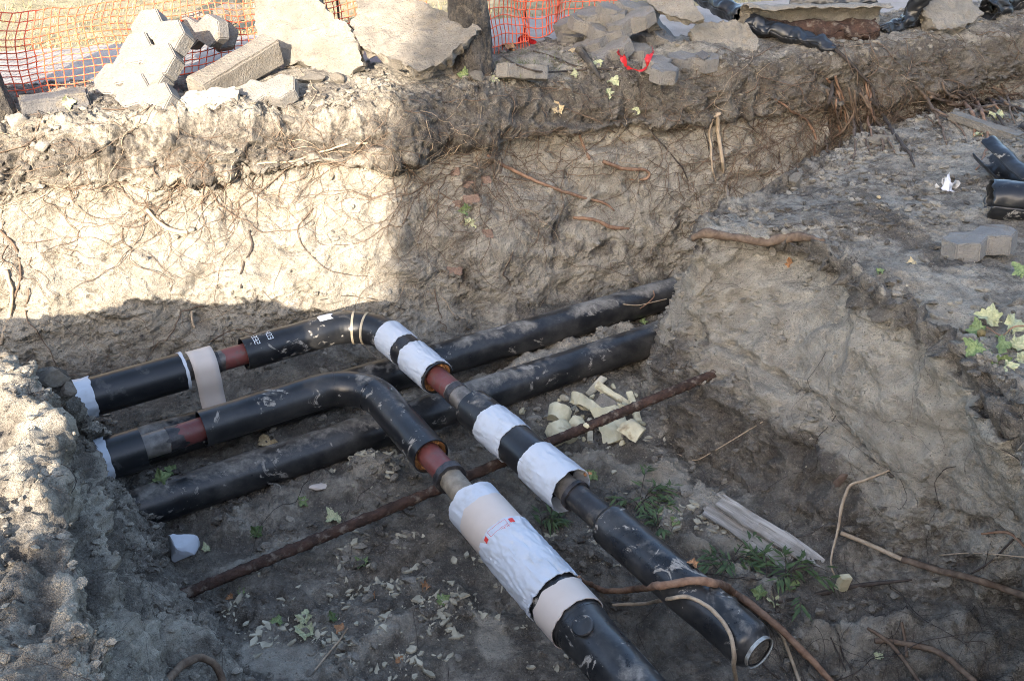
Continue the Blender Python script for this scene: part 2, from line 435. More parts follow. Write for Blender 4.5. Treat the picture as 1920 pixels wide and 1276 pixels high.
# ---- right bank (tongue of clay between the trenches)
rb = [  # rim u,v,z   foot u,v,z
 (2900, 150, -.15, None), (2400, 180, -.2, None), (1990, 205, -.28, None), (1800, 222, -.33, None), (1660, 246, -.37, None), (1560, 292, -.38, None), (1470, 338, -.38, None), (1370, 398, -.38, None),
 (1302, 440, -.37, (1238, 640, -1.30)), (1318, 452, -.36, (1222, 715, -1.32)), (1400, 452, -.36, (1248, 795, -1.34)), (1490, 452, -.35, (1318, 872, -1.34)), (1555, 490, -.33, (1428, 935, -1.33)),
 (1640, 565, -.30, (1555, 990, -1.30)), (1740, 628, -.28, (1670, 1060, -1.26)), (1830, 705, -.26, (1800, 1105, -1.22)), (1910, 800, -.24, (1930, 1150, -1.20)), (2030, 930, -.2, (2060, 1230, -1.2)), (2300, 1250, -.15, (2330, 1420, -1.2))]
rows = []
nr = len(rb)
for i, e in enumerate(rb):
    r = at(e[0], e[1], z=e[2])
    if e[3] is None:
        f = Vector((r.x - .14, r.y + .26, -1.35))
    else:
        f = at(*e[3][:2], z=e[3][2])
    s = i / (nr - 1)
    sp = Vector((5.2, lerp(8.5, 1.2, s), -.05))
    d0 = (f - r); d0.z = 0
    dn = d0.normalized() if d0.length > .02 else Vector((-1, 0, 0))
    front = e[3] is not None
    def L(t, out, dz=0.0):
        q = r.lerp(f, t) + dn * out; return (q.x, q.y, q.z + dz)
    def I(t, dz=0.0):
        q = r.lerp(sp, t); return (q.x, q.y, q.z + dz)
    cl = 1.15 if front else .8
    row = [L(1.12, .22, -.1) + (.5, .2, .4, .45, .2), L(.97, .02, .03) + (.9, .6, .45, .15, 0), L(.78, .0, .0) + (.9, .9, .55, .05, 0), L(.6, .0, .03) + (.35, .9, cl * .85, .05, .1),
           L(.42, -.03, .06) + (.15, 1., cl, 0, .05), L(.24, -.07, .06) + (.15, .9, cl, 0, .05), L(.12, -.09, .02) + (.4, .7, cl * .7, 0, .0), L(.055, -.02, .02) + (.9, .4, .3, 0, 0), L(.01, .04, .015) + (1., .3, .3, 0, 0), I(.012, .03) + (.9, .2, .5, 0, 0),
           I(.06, .02) + (.6, .1, .55, 0, .15), I(.14, .02) + (.55, .1, .5, 0, .3), I(.26, .0) + (.5, .05, .5, 0, .35), I(.45) + (.45, 0, .5, 0, .4), I(.7) + (.3, 0, .5, 0, .5), I(1.0) + (.3, 0, .5, 0, .6)]
    rows.append(row)
right_bank = sheet('clay_bank', np.array(rows), 620, 520, 500, feats=[
  ([(1480, 470), (1545, 500), (1640, 560), (1700, 610), (1760, 660), (1800, 730), (1860, 840), (1900, 930)], .055, -.09, -1.0, .3), ([(1530, 455), (1600, 540), (1700, 590), (1800, 680), (1880, 790)], .05, .035, -.25, .4),
  ([(1280, 660), (1330, 720), (1420, 790), (1500, 860), (1590, 940)], .22, .03, -.42, 1.1), ([(1260, 760), (1330, 850), (1430, 930), (1540, 990)], .20, .02, -.30, 1.0), ([(1310, 560), (1330, 640)], .10, .03, -.6, .3), ([(1340, 650), (1430, 690), (1530, 760), (1620, 860)], .03, -.05, -.5, .2),
  ([(1400, 700), (1470, 790), (1560, 870)], .06, .05, -.1, .7), ([(1310, 860), (1400, 930), (1500, 990)], .08, -.04, -.3, .4),
  ([(1360, 560), (1420, 545), (1500, 560)], .05, -.025, -.35, .2), ([(1570, 590), (1590, 650)], .05, .0, -.5, .3), ([(1690, 620), (1710, 660)], .05, .0, -.4, .2),
  ([(1480, 620), (1600, 700), (1700, 800), (1760, 900)], .20, .01, .45, -.5), ([(1350, 470), (1450, 490), (1480, 540)], .10, .0, .35, -.3), ([(1600, 380), (1680, 420), (1750, 480)], .15, .0, -.35, .4),
  ([(1270, 460), (1285, 560), (1270, 640), (1240, 700)], .06, .03, -.35, .3), ([(1640, 880), (1720, 960), (1850, 1010)], .05, -.04, -.3, .2)])

# ---- left bank (promontory of the near ground)
lb = [  # rim u,v,z  foot u,v,z
 (-1300, 640, -.72, None), (-700, 655, -.66, None), (-250, 664, -.52, None), (-60, 672, -.34, None), (60, 682, -.2, None), (86, 715, -.2, (125, 785, -1.25)), (98, 790, -.2, (212, 905, -1.32)), (108, 870, -.19, (300, 1015, -1.35)), (122, 970, -.17, (320, 1095, -1.34)),
 (146, 1070, -.15, (395, 1170, -1.34)), (178, 1165, -.14, (450, 1240, -1.34)), (210, 1276, -.12, (510, 1330, -1.34)), (240, 1450, -.1, (560, 1500, -1.34)), (300, 1900, -.1, (700, 1900, -1.3))]
rows = []
nr = len(lb)
for i, e in enumerate(lb):
    r = at(e[0], e[1], z=e[2])
    f = at(*e[3][:2], z=e[3][2]) if e[3] else Vector((r.x - .05, r.y + .75, -1.35))
    s = i / (nr - 1)
    sp = Vector((-5.2, lerp(3.0, -.8, s), lerp(-.7, -.05, float(sstep(.15, .7, s)))))
    d0 = (f - r); d0.z = 0; dn = d0.normalized() if d0.length > .02 else Vector((1, 0, 0))
    def L(t, out, dz=0.0):
        q = r.lerp(f, t) + dn * out; return (q.x, q.y, q.z + dz)
    def I(t, dz=0.0):
        q = r.lerp(sp, t); return (q.x, q.y, q.z + dz)
    row = [L(1.15, .2, -.1) + (.6, .2, .3, .8, .2), L(.96, .06, .02) + (.8, .5, .4, .4, 0), L(.76, .02) + (.6, .9, .55, .15, 0), L(.55, -.02) + (.5, 1., .42, .05, 0),  # lower clay values darken the face soil, painting its shade against the lit top
           L(.34, -.03) + (.5, 1., .42, 0, 0), L(.14, -.05) + (.6, .8, .40, 0, 0), L(.05, -.02) + (.8, .5, .5, 0, 0), L(.005, .03, .01) + (1., .3, .5, 0, 0), I(.02, .03) + (1., .2, .5, 0, 0), I(.07, .02) + (.9, .15, .55, 0, 0),
           I(.16, .03) + (.9, .1, .55, 0, .05), I(.3, .04) + (.7, .1, .55, 0, .2), I(.55, .05) + (.5, 0, .5, 0, .3), I(1.0) + (.4, 0, .5, 0, .5)]
    rows.append(row)
left_bank = sheet('near_bank', np.array(rows), 480, 380, 700, feats=[
  ([(140, 770), (150, 860), (175, 950)], .02, -.07, -.3, 0), ([(235, 900), (232, 980), (250, 1060)], .02, -.07, -.3, 0), ([(170, 1000), (205, 1090), (225, 1180)], .022, -.07, -.3, 0), ([(270, 1090), (300, 1170), (350, 1230)], .025, -.05, -.3, .2), ([(190, 930), (215, 1000)], .06, .05, .3, -.2), ([(40, 900), (90, 930)], .05, .05, .2, .4), ([(30, 1000), (70, 1040)], .03, -.05, -.2, .2),
  ([(110, 720), (125, 820), (160, 930), (190, 1040), (215, 1150)], .05, -.05, -.4, .1), ([(160, 780), (185, 880), (200, 1000), (205, 1100)], .04, .05, .3, -.3), ([(225, 960), (240, 1050), (260, 1130)], .06, -.03, -.4, .3),
  ([(280, 960), (300, 1020), (310, 1080)], .07, .04, -.2, .4), ([(20, 760), (60, 790), (80, 830)], .06, .05, .2, .2), ([(90, 1080), (130, 1090), (140, 1130)], .07, .05, .3, -.3), ([(250, 1190), (330, 1180), (390, 1210)], .08, .03, .3, -.2)])

# ---- ground beyond, road and verge
def simple_mat(name, c1, c2, sc=8, rough=.9, bump=.3, bsc=60, dist=.006, spec=.3, local=False, c3=None, sc3=40):
    m = N(name, rough, spec)
    if local: m.local()
    c = m.mix(m.ramp(m.noise(sc, 5, .6), .32, .7), c1, c2)
    if c3: c = m.mix(m.ramp(m.noise(sc3, 4, .6), .52, .7), c, c3)
    m.color(c)
    if bump: m.bump(m.noise(bsc, 5, .6), bump, dist)
    return m.m
M['verge'] = simple_mat('dry_verge', (.20, .17, .10), (.34, .29, .19), 6, .95, .6, 50, .02, .1, c3=(.33, .28, .17), sc3=25)
M['road'] = simple_mat('worn_asphalt', (.27, .24, .215), (.35, .315, .285), 5, 1.0, .4, 150, .004, .03, c3=(.40, .365, .33), sc3=130)
M['paved'] = simple_mat('pale_pavement', (.3, .285, .27), (.38, .36, .335), 4, .9, .3, 120, .003, .3)
def strip(name, y0, y1, z, mat, xs=None, kind='structure', off0=None, off1=None):
    V = []; xs = xs if xs is not None else [-300, -60, -20, -8, -5, -3, -1.5, 0, 1.5, 3, 5, 8, 20, 60, 300]
    for x in xs:
        V.append((x, y0 + .30 * max(-9, min(9, x)), z)); V.append((x, y1 + .30 * max(-9, min(9, x)), z))
    Fc = [(2 * i, 2 * i + 2, 2 * i + 3, 2 * i + 1) for i in range(len(xs) - 1)]
    o = link(name, mesh_np(name, V, Fc, False), mat); o['kind'] = kind; return o
strip('ground', 6.45, 400, -.04, M['verge'])
strip('road', 6.78, 7.95, .0, M['road'])
# pale kerb edge between the road and the verge is a real step
def box(name, lo, hi, mat, parent=None, bevel=0.0):
    bm = bmesh.new(); bmesh.ops.create_cube(bm, size=1)
    for v in bm.verts: v.co = Vector([lo[k] + (v.co[k] + .5) * (hi[k] - lo[k]) for k in range(3)])
    if bevel: bmesh.ops.bevel(bm, geom=bm.edges, offset=bevel, segments=2, affect='EDGES')
    me = bpy.data.meshes.new(name); bm.to_mesh(me); bm.free()
    return link(name, me, mat, parent)
near = []
for (lo, hi) in (((-60, -60, -.6), (60, -.2, -.06)), ((-60, -.3, -.6), (-5.0, 6.2, -.07)), ((5.0, -.3, -.6), (60, 9.0, -.08))):
    near.append(lo)
    V = [(lo[0], lo[1], hi[2]), (hi[0], lo[1], hi[2]), (hi[0], hi[1], hi[2]), (lo[0], hi[1], hi[2])]
    o = link('ground', mesh_np('ground', V, [(0, 1, 2, 3)], False), M['verge']); o['kind'] = 'structure'

# ---- unseen building added behind the photographer; its corner throws the big shade
M['render'] = simple_mat('grey_render', (.30, .29, .27), (.38, .36, .34), 3, .9, .3, 80)
M['glass'] = N('window_glass', .08, .5).color((.03, .035, .04)).m
A0 = Vector((-.63, 6.0, 0))
by = -14.0
bx = A0.x - SUN_H.x / SUN_H.y * (A0.y - by)
bld = empty('unseen_shade_building', (bx + 10, by - 5, 0), 'unseen plain grey building added behind the photographer to shade the trench', 'building')
b = box('wall', (bx, by - 10, -.3), (bx + 26, by, 10.4), M['render']); to_parent(b, bld)
r_ = box('roof', (bx - .0, by - 10.3, 10.4), (bx + 26.3, by + .0, 10.7), M['render']); to_parent(r_, bld)
for fl in range(3):
    for k in range(8):
        x0 = bx + 1.4 + k * 3.0; z0 = 1.2 + fl * 3.2
        w_ = box('window', (x0, by - .02, z0), (x0 + 1.4, by + .05, z0 + 1.5), M['render']); to_parent(w_, bld)
        g_ = box('pane', (x0 + .08, by - .01, z0 + .08), (x0 + 1.32, by + .053, z0 + 1.42), M['glass']); g_.parent = w_
# ================================================================== PIPES
def pipe_black(name, dust=.45, scuff=.4, seed=0.0, gloss=.36):
    m = N(name, gloss, .45)
    n1 = m.noise(3.0 + seed, 6, .65, .6); n2 = m.noise(22, 6, .68, .3); n3 = m.noise(90, 4, .6)
    up = m.new('ShaderNodeNewGeometry').outputs['Normal']
    sp = m.new('ShaderNodeSeparateXYZ'); m.set(sp.inputs[0], up)
    upz = m.ramp(sp.outputs[2], .35, 1.0)                       # silt settles on the upper side
    k = m.math('ADD', m.math('MULTIPLY', n1, .75), m.math('MULTIPLY', n2, .35))
    k = m.math('ADD', k, m.math('MULTIPLY', upz, .16))
    d = m.ramp(k, .86 - dust * .3, 1.0 - dust * .22)
    blot = m.math('MULTIPLY', m.ramp(m.noise(8 + seed, 6, .72, 1.0), .59, .63), m.ramp(n2, .40, .5))
    film = m.math('MULTIPLY', m.ramp(m.noise(5, 5, .7), .35, .75), .25)
    d2 = m.math('MAXIMUM', m.math('MULTIPLY', d, .8), m.math('MULTIPLY', blot, scuff))
    d2 = m.math('MAXIMUM', d2, m.math('MULTIPLY', film, dust))
    m.color(m.mix(d2, (.0085, .0095, .0115), m.mix(n3, (.17, .158, .14), (.34, .32, .285))))
    m.rough(m.math('ADD', m.ramp(d2, 0, .5, gloss, .9), m.math('MULTIPLY', m.math('SUBTRACT', n2, .5), .15)))
    m.bump(m.math('ADD', n2, m.math('MULTIPLY', d2, .8)), .12, .006); m.bump(m.noise(1.5, 2), .06, .05)
    return m.m
M['pipe_low'] = pipe_black('black_pipe_muddy', .72, .85, 0, .30)
M['pipe_elb'] = pipe_black('black_pipe_scuffed', .36, .95, 1.3, .30)
M['pipe_new'] = pipe_black('black_sleeve', .12, .12, 2.1, .30)
M['pipe_mud'] = pipe_black('black_pipe_caked', .62, 1.0, .6, .28)
def wrap_mat(name, dirt=.8):
    m = N(name, .38, .4)
    n1 = m.noise(9, 5, .65); n2 = m.noise(40, 4, .6)
    m.color(m.mix(m.ramp(m.math('ADD', n1, m.math('MULTIPLY', n2, .3)), .83 - dirt * .25, 1.0, 0, .55), (.43, .465, .515), (.25, .228, .19)))
    m.bump(m.noise(9, 3, .5, 1.2), .25, .02); m.bump(m.noise(60, 2), .04, .003)
    return m.m
M['wrap'] = wrap_mat('white_film_wrap')
M['beige'] = simple_mat('beige_shrink_band', (.44, .385, .34), (.50, .445, .40), 4, .45, .08, 40, .003, .4)
M['red'] = simple_mat('red_primer_steel', (.105, .028, .026), (.15, .05, .044), 12, .42, .15, 50, .003, .45, c3=(.10, .06, .05), sc3=30)
M['steel'] = simple_mat('bare_grey_steel', (.06, .055, .05), (.20, .185, .165), 18, .42, .2, 60, .003, .5, c3=(.035, .03, .027), sc3=9)
M['steel_tan'] = simple_mat('scraped_tan_steel', (.15, .13, .10), (.25, .215, .165), 25, .5, .2, 60, .003, .4, c3=(.06, .05, .04), sc3=14)
M['weld'] = simple_mat('burnt_weld', (.012, .012, .014), (.05, .045, .045), 30, .4, .4, 80, .006, .5)
M['darkpipe'] = simple_mat('bitumen_coated_steel', (.014, .014, .016), (.032, .031, .032), 12, .45, .25, 40, .004, .4, c3=(.08, .072, .06), sc3=16)
M['foam'] = simple_mat('brown_aged_foam', (.20, .085, .03), (.36, .19, .085), 14, .9, .7, 50, .015, .1)
M['rust'] = simple_mat('flaking_rust', (.036, .024, .019), (.082, .048, .036), 16, .9, 1.0, 55, .012, .2, c3=(.16, .13, .105), sc3=22)
M['redink'] = N('red_ink', .5).color((.55, .04, .035)).m
M['whitepaint'] = N('white_marker', .6).color((.62, .65, .68)).m
M['whitering'] = simple_mat('muddy_white_rim', (.16, .15, .13), (.42, .46, .46), 18, .5, 0)

class Path:
    """polyline with an arc at each corner; evaluate by arc length"""
    def __init__(s, pts, R=.22):
        out = [np.array(pts[0], float)]
        for a, b, c in zip(pts[:-2], pts[1:-1], pts[2:]):
            a, b, c = map(lambda q: np.array(q, float), (a, b, c))
            d1 = (b - a) / np.linalg.norm(b - a); d2 = (c - b) / np.linalg.norm(c - b)
            th = math.acos(max(-1, min(1, d1.dot(d2)))); t = R * math.tan(th / 2)
            if th < .1: out.append(b); continue
            nrm = d2 - d1 * d1.dot(d2); nrm /= np.linalg.norm(nrm)
            p0 = b - d1 * t; cen = p0 + nrm * R
            for k in range(13):
                f = th * k / 12; out.append(cen + R * (-nrm * math.cos(f) + d1 * math.sin(f)))
        out.append(np.array(pts[-1], float))
        s.P = np.array(out); s.c = np.concatenate([[0], np.cumsum(np.linalg.norm(np.diff(s.P, axis=0), axis=1))]); s.len = s.c[-1]
    def at(s, t): return np.stack([np.interp(t, s.c, s.P[:, k]) for k in range(3)], -1)
    def near(s, p):
        t = np.linspace(0, s.len, 2000); return float(t[np.argmin(np.linalg.norm(s.at(t) - np.array(p), axis=1))])
    def px(s, u, v):
        t = np.linspace(0, s.len, 3000); Q = s.at(t)
        r = Q[:, 1] * CT + (CAMZ - Q[:, 2]) * ST; U = 960 + Q[:, 0] / r * F
        yy = Q[:, 1] * ST - (CAMZ - Q[:, 2]) * CT; Vv = 638 - yy / r * F
        return float(t[np.argmin((U - u) ** 2 + (Vv - v) ** 2)])
def frames(path, t):
    P = path.at(t); e = .004
    T = path.at(np.minimum(t + e, path.len)) - path.at(np.maximum(t - e, 0)); T /= np.linalg.norm(T, axis=1, keepdims=True)
    B = np.cross(T, [0, 0, 1.0]); B /= np.linalg.norm(B, axis=1, keepdims=True)   # sideways
    U = np.cross(B, T)                                                             # up
    return P, T, B, U
def tube(path, a, b, r, wall=.006, seg=64, step=.012, jag=0.0, wrinkle=0.0, seed=0, fn=None, dents=0.0, closed=False):
    """hollow tube from arc length a to b: outer skin, inner skin and end rings"""
    n = max(4, int((b - a) / step)); ang = np.linspace(0, 2 * np.pi, seg, endpoint=False)
    s = np.linspace(0, 1, n)
    ja = fbm(np.stack([np.cos(ang) * 2, np.sin(ang) * 2, np.full(seg, seed * 3.7)], 1), 1.0, 3, 5) * jag
    jb = fbm(np.stack([np.cos(ang) * 2, np.sin(ang) * 2, np.full(seg, seed * 3.7 + 9)], 1), 1.0, 3, 6) * jag
    T_ = (a + ja[None]) + (b + jb[None] - a - ja[None]) * s[:, None]
    P, Tg, B, U = frames(path, np.clip(T_.ravel(), 0, path.len))
    co = np.tile(np.cos(ang), n)[:, None]; si = np.tile(np.sin(ang), n)[:, None]
    dirv = co * B + si * U
    R = np.full(n * seg, r)
    if fn is not None: R = R + np.repeat(fn(s), seg)
    Q = P + dirv * R[:, None]
    if wrinkle:
        aa = np.tile(ang, n); tt = T_.ravel()
        q = np.stack([np.cos(aa) * 1.5, np.sin(aa) * 1.5, tt * 4], 1) + seed
        wv = np.stack([np.cos(aa) * 3, np.sin(aa) * 3, tt * 9], 1)
        R = R + wrinkle * (fbm(wv + .8 * pn(q * 2, 3)[:, None], (1.3, 1.3, 1.0), 3, 11 + seed, mode=1) - .1)
        R = R + wrinkle * .6 * pn(np.stack([np.cos(aa) * 4 + tt * 12, np.sin(aa) * 4 - tt * 6, tt * 3], 1), 8 + seed)
    if dents:
        R = R + dents * fbm(Q, 6, 3, 21 + seed)
    out = P + dirv * R[:, None]; inn = P + dirv * (R - wall)[:, None]
    V = np.concatenate([out, inn]); m = n * seg
    i = np.arange(n - 1)[:, None] * seg; j = np.arange(seg)[None]; j2 = (j + 1) % seg
    fo = np.stack([i + j, i + seg + j, i + seg + j2, i + j2], -1).reshape(-1, 4)
    fi = fo[:, ::-1] + m
    jr = np.arange(seg); jr2 = (jr + 1) % seg; e = (n - 1) * seg
    ra = np.stack([jr, jr2, jr2 + m, jr + m], 1); rb_ = np.stack([e + jr2, e + jr, e + jr + m, e + jr2 + m], 1)
    return V, np.concatenate([fo, fi, ra, rb_])
def part(name, parent, mat, V, Fc, smooth=True, angle=40):
    me = mesh_np(name, V, Fc, smooth)
    o = link(name, me, mat)
    if smooth: 
        try: me.set_sharp_from_angle(angle=math.radians(angle))
        except Exception: pass
    return to_parent(o, parent)
def disc(path, t, r0, r1, bulge=.0, seg=48, rough=.0, seed=0):
    P, T, B, U = frames(path, np.array([t])); P, T, B, U = P[0], T[0], B[0], U[0]
    ang = np.linspace(0, 2 * np.pi, seg, endpoint=False); rr = np.linspace(r0, r1, 7); V = []
    for k, r in enumerate(rr):
        q = P + r * (np.cos(ang)[:, None] * B + np.sin(ang)[:, None] * U)
        q = q + T * (bulge * (1 - (k / 6) ** 2) + rough * pn(q * 60, seed))[:, None] if rough else q + T * bulge * (1 - (k / 6) ** 2)
        V.append(q)
    V = np.concatenate(V); i = np.arange(6)[:, None] * seg; j = np.arange(seg)[None]; j2 = (j + 1) % seg
    return V, np.stack([i + j, i + seg + j, i + seg + j2, i + j2], -1).reshape(-1, 4)

ZU = -.94
# ---- the two pipes lying on the floor
def low_pipe(label, p0, p1, ext0, ext1, z, r, seed):
    a = at(*p0, z=z); b = at(*p1, z=z); d = (b - a).normalized()
    A_ = a - d * ext0; B_ = b + d * ext1
    mid = (A_ + B_) / 2
    e = empty('insulated_pipe', (mid.x, mid.y, z - r), label, 'pipe', 'black pipes lying along the trench floor')
    path = Path([A_, a, b, B_])
    V, Fc = tube(path, 0, path.len, r, .008, 72, .03, dents=.004, seed=seed)
    part('casing', e, M['pipe_low'], V, Fc)
    for q in (.35, .72):
        t = path.len * q
        V, Fc = tube(path, t, t + .012, r + .002, .004, 72, .004); part('seam_ring', e, M['pipe_low'], V, Fc)
    return e
low_back = low_pipe('long black pipe on the trench floor, the one running closest to the far wall', (720, 705), (1250, 552), 2.6, 3.4, -1.20, .096, 1)
low_front = low_pipe('long black mud-spotted pipe on the trench floor beneath both elbows, nearest the rusty pipe', (300, 940), (1235, 632), 1.5, 3.4, -1.20, .094, 2)

# ---- elbow line running under the far wall
dirA = Vector((.845, .535, 0)); a1 = Vector((-1.185, 4.56, ZU)); cornerA = Vector((-.79, 4.81, ZU)); dA2 = Vector((.578, -.816, 0)).normalized()
endA = cornerA + dA2 * 3.05; endA.z = ZU - .05
startA = cornerA - dirA * 3.4
pA = Path([startA, cornerA, endA], .27)
tc = pA.near(cornerA)
eA = empty('pipeline', (cornerA.x, cornerA.y, -1.05), 'black elbow pipeline under the far wall with white film bands, ending bottom right', 'pipeline')
X = pA.px
RC, RS, RI = .086, .098, .0555
t0, t1, t2 = X(172, 748), X(348, 702), X(457, 664)
V, Fc = tube(pA, 0, t0 + .01, RS + .003, .004, 64, .02, jag=.01, wrinkle=.006, seed=1); part('film_wrap', eA, M['wrap'], V, Fc)
V, Fc = tube(pA, t0 - .02, t1, RS - .002, .006, 72); part('sleeve', eA, M['pipe_new'], V, Fc)
V, Fc = tube(pA, t1 - .012, t1 + .004, RS + .0015, .0085, 72, .004, jag=.004, seed=3); part('cut_edge', eA, M['wrap'], V, Fc)
V, Fc = tube(pA, t1 - .3, t2 + .25, RI, .006, 48); part('steel_pipe', eA, M['red'], V, Fc)
V, Fc = tube(pA, t1 - .05, X(418, 676), RI + .0012, .003, 48, jag=.012, seed=6); part('burnt_joint', eA, M['steel'], V, Fc)
V, Fc = tube(pA, X(402, 680), X(410, 678), RI + .004, .006, 48, .004); part('weld_bead', eA, M['weld'], V, Fc)
tE = X(822, 708)
V, Fc = tube(pA, t2, tE, RC, .006, 72, .012, dents=.002); part('casing', eA, M['pipe_elb'], V, Fc)
M['clearfilm'] = simple_mat('pale_seam_bead', (.30, .25, .17), (.42, .36, .26), 20, .35, .2, 50, .003, .5)
for (u, v) in ((664, 602), (690, 597)):
    t = X(u, v); V, Fc = tube(pA, t - .006, t + .006, RC + .004, .005, 72, .004); part('seam_bead', eA, M['clearfilm'], V, Fc)
t = X(612, 620); V, Fc = tube(pA, t - .035, t + .04, RC + .002, .003, 72, jag=.02, seed=14)
k = len(V) // 2
part('label_patch', eA, M['wrap'], V, np.array([f for f in Fc if all((14 <= (i % 72) <= 24) for i in f)]))
for (a, b, s) in (((735, 622), (762, 652), 4), ((777, 665), (818, 706), 5)):
    ta, tb = X(*a), X(*b) ; V, Fc = tube(pA, ta, tb, RC + .0055, .004, 96, .008, jag=.008, wrinkle=.0032, seed=s); part('film_wrap', eA, M['wrap'], V, Fc)
V, Fc = disc(pA, tE - .012, RI * .98, RC - .003, -.02, rough=.012); part('foam_ring', eA, M['foam'], V, Fc)
tS = X(882, 770)
V, Fc = tube(pA, tE - .2, tS + .3, RI, .006, 48); part('steel_pipe', eA, M['red'], V, Fc)
V, Fc = tube(pA, X(848, 735), tS + .1, RI + .0015, .003, 48, jag=.01, seed=7); part('bare_joint', eA, M['steel'], V, Fc)
V, Fc = tube(pA, X(850, 737), X(858, 745), RI + .004, .006, 48, .004); part('weld_bead', eA, M['weld'], V, Fc)
tL = X(1062, 930)
V, Fc = tube(pA, tS, tL - .10, RC + .010, .006, 72, .012, dents=.003, seed=2); part('sleeve', eA, M['pipe_elb'], V, Fc)
V, Fc = disc(pA, tS + .002, RI, RC + .008, .004); part('sleeve_end', eA, M['pipe_elb'], V, Fc)
V, Fc = tube(pA, X(918, 795), X(960, 838), RC + .0155, .004, 96, .008, jag=.012, wrinkle=.0034, seed=8); part('film_wrap', eA, M['wrap'], V, Fc)
V, Fc = tube(pA, X(1000, 872), tL, RC + .017, .003, 96, .008, jag=.010, wrinkle=.0034, seed=9, fn=lambda s: .004 * s); part('open_film_sleeve', eA, M['wrap'], V, Fc)
tN = X(1128, 985)
V, Fc = tube(pA, tL - .25, tL + .03, RI + .001, .006, 48); part('bare_joint', eA, M['steel'], V, Fc)
V, Fc = tube(pA, tL + .022, tL + .042, RI + .014, .02, 48, .004, jag=.006, seed=12); part('burnt_flange', eA, M['weld'], V, Fc)
V, Fc = tube(pA, tL + .03, tN + .1, RI + .002, .006, 48, dents=.002); part('coated_pipe', eA, M['darkpipe'], V, Fc)
tZ = X(1432, 1214)
V, Fc = tube(pA, tN, tZ, RC + .004, .006, 72, .012, dents=.005, seed=4, fn=lambda s: -.02 * sstep(.03, 0.0, s) - .03 * sstep(.93, 1.0, s) ** 2); part('casing', eA, M['pipe_mud'], V, Fc)
V, Fc = disc(pA, tN + .002, RI, RC - .016, .0); part('end_seal', eA, M['pipe_mud'], V, Fc)
V, Fc = disc(pA, tZ - .006, .001, RC - .03, .006, rough=.004); part('mud_plug', eA, M['rust'] if False else M['soil'], V, Fc)
V, Fc = tube(pA, tZ - .012, tZ + .004, RC - .022, .003, 72, .004); part('end_ring', eA, M['whitering'], V, Fc)

# ---- elbow line nearest the camera
cB = Vector((-.747, 4.2, ZU)); dB1 = Vector((.84, .545, 0)).normalized(); dB2 = Vector((.405, -.66, 0)).normalized()
pB = Path([cB - dB1 * 2.6, cB, cB + dB2 * 3.2 + Vector((0, 0, -.06))], .24)
X = pB.px
eB = empty('pipeline', (cB.x, cB.y, -1.05), 'black elbow pipeline nearest the camera with a long white film sleeve and beige bands', 'pipeline')
t0, t1, t2 = X(207, 868), X(268, 842), X(378, 805)
V, Fc = tube(pB, 0, t0, RS + .003, .004, 64, .02, jag=.008, wrinkle=.006, seed=1); part('film_wrap', eB, M['wrap'], V, Fc)
V, Fc = tube(pB, t0 - .02, t1, RS - .002, .006, 72); part('sleeve', eB, M['pipe_new'], V, Fc)
V, Fc = disc(pB, t1 - .004, RI, RS - .004, .0); part('sleeve_end', eB, M['weld'], V, Fc)
V, Fc = tube(pB, t1 - .2, t2 + .2, RI, .006, 48); part('steel_pipe', eB, M['red'], V, Fc)
V, Fc = tube(pB, t1 - .02, X(318, 828), RI + .0014, .003, 48, jag=.02, seed=6); part('scraped_joint', eB, M['steel'], V, Fc)
V, Fc = tube(pB, X(316, 828), X(326, 824), RI + .004, .006, 48, .004); part('weld_bead', eB, M['weld'], V, Fc)
V, Fc = tube(pB, X(318, 828), X(340, 820), RI + .0018, .003, 48, jag=.035, seed=9); part('burnt_joint', eB, M['weld'], V, Fc)
tE = X(812, 852)
V, Fc = tube(pB, t2, tE, RC, .006, 72, .012, dents=.002, seed=5); part('casing', eB, M['pipe_elb'], V, Fc)
for (u, v) in ((628, 728), (700, 735)):
    t = X(u, v); V, Fc = tube(pB, t - .005, t + .005, RC + .002, .004, 72, .004); part('seam_bead', eB, M['pipe_elb'], V, Fc)
V, Fc = disc(pB, tE - .012, RI * .98, RC - .003, -.02, rough=.012); part('foam_ring', eB, M['foam'], V, Fc)
V, Fc = tube(pB, tE - .2, X(845, 888), RI, .006, 48); part('steel_pipe', eB, M['red'], V, Fc)
tW = X(893, 940)
V, Fc = tube(pB, X(838, 882), tW + .3, RI - .002, .006, 48, dents=.002); part('scraped_pipe', eB, M['steel_tan'], V, Fc)
V, Fc = tube(pB, X(842, 886), X(850, 895), RI + .016, .02, 48, .004, jag=.008, seed=3); part('burnt_flange', eB, M['weld'], V, Fc)
RB = .110
tb = X(1053, 1111); tc_, td_, te_ = X(1060, 1118), X(1092, 1160), pB.len
V, Fc = tube(pB, tW, X(917, 965) + .06, RB, .004, 96, .008, jag=.012, wrinkle=.0025, seed=2, fn=lambda s: .004 * (1 - s)); part('film_wrap', eB, M['wrap'], V, Fc)
V, Fc = tube(pB, tW + .03, td_ + .02, RB - .006, .006, 96, .02); part('sleeve', eB, M['pipe_mud'], V, Fc)
V, Fc = tube(pB, X(915, 962), X(962, 1012) + .01, RB + .004, .004, 96, .01, jag=.010, seed=5); part('shrink_band', eB, M['beige'], V, Fc)
V, Fc = tube(pB, X(955, 1005), tb, RB + .0075, .004, 128, .006, jag=.010, wrinkle=.0046, seed=6); film_ = part('film_wrap', eB, M['wrap'], V, Fc)
V, Fc = tube(pB, tc_, td_, RB + .004, .004, 96, .01, jag=.012, seed=7); part('shrink_band', eB, M['beige'], V, Fc)
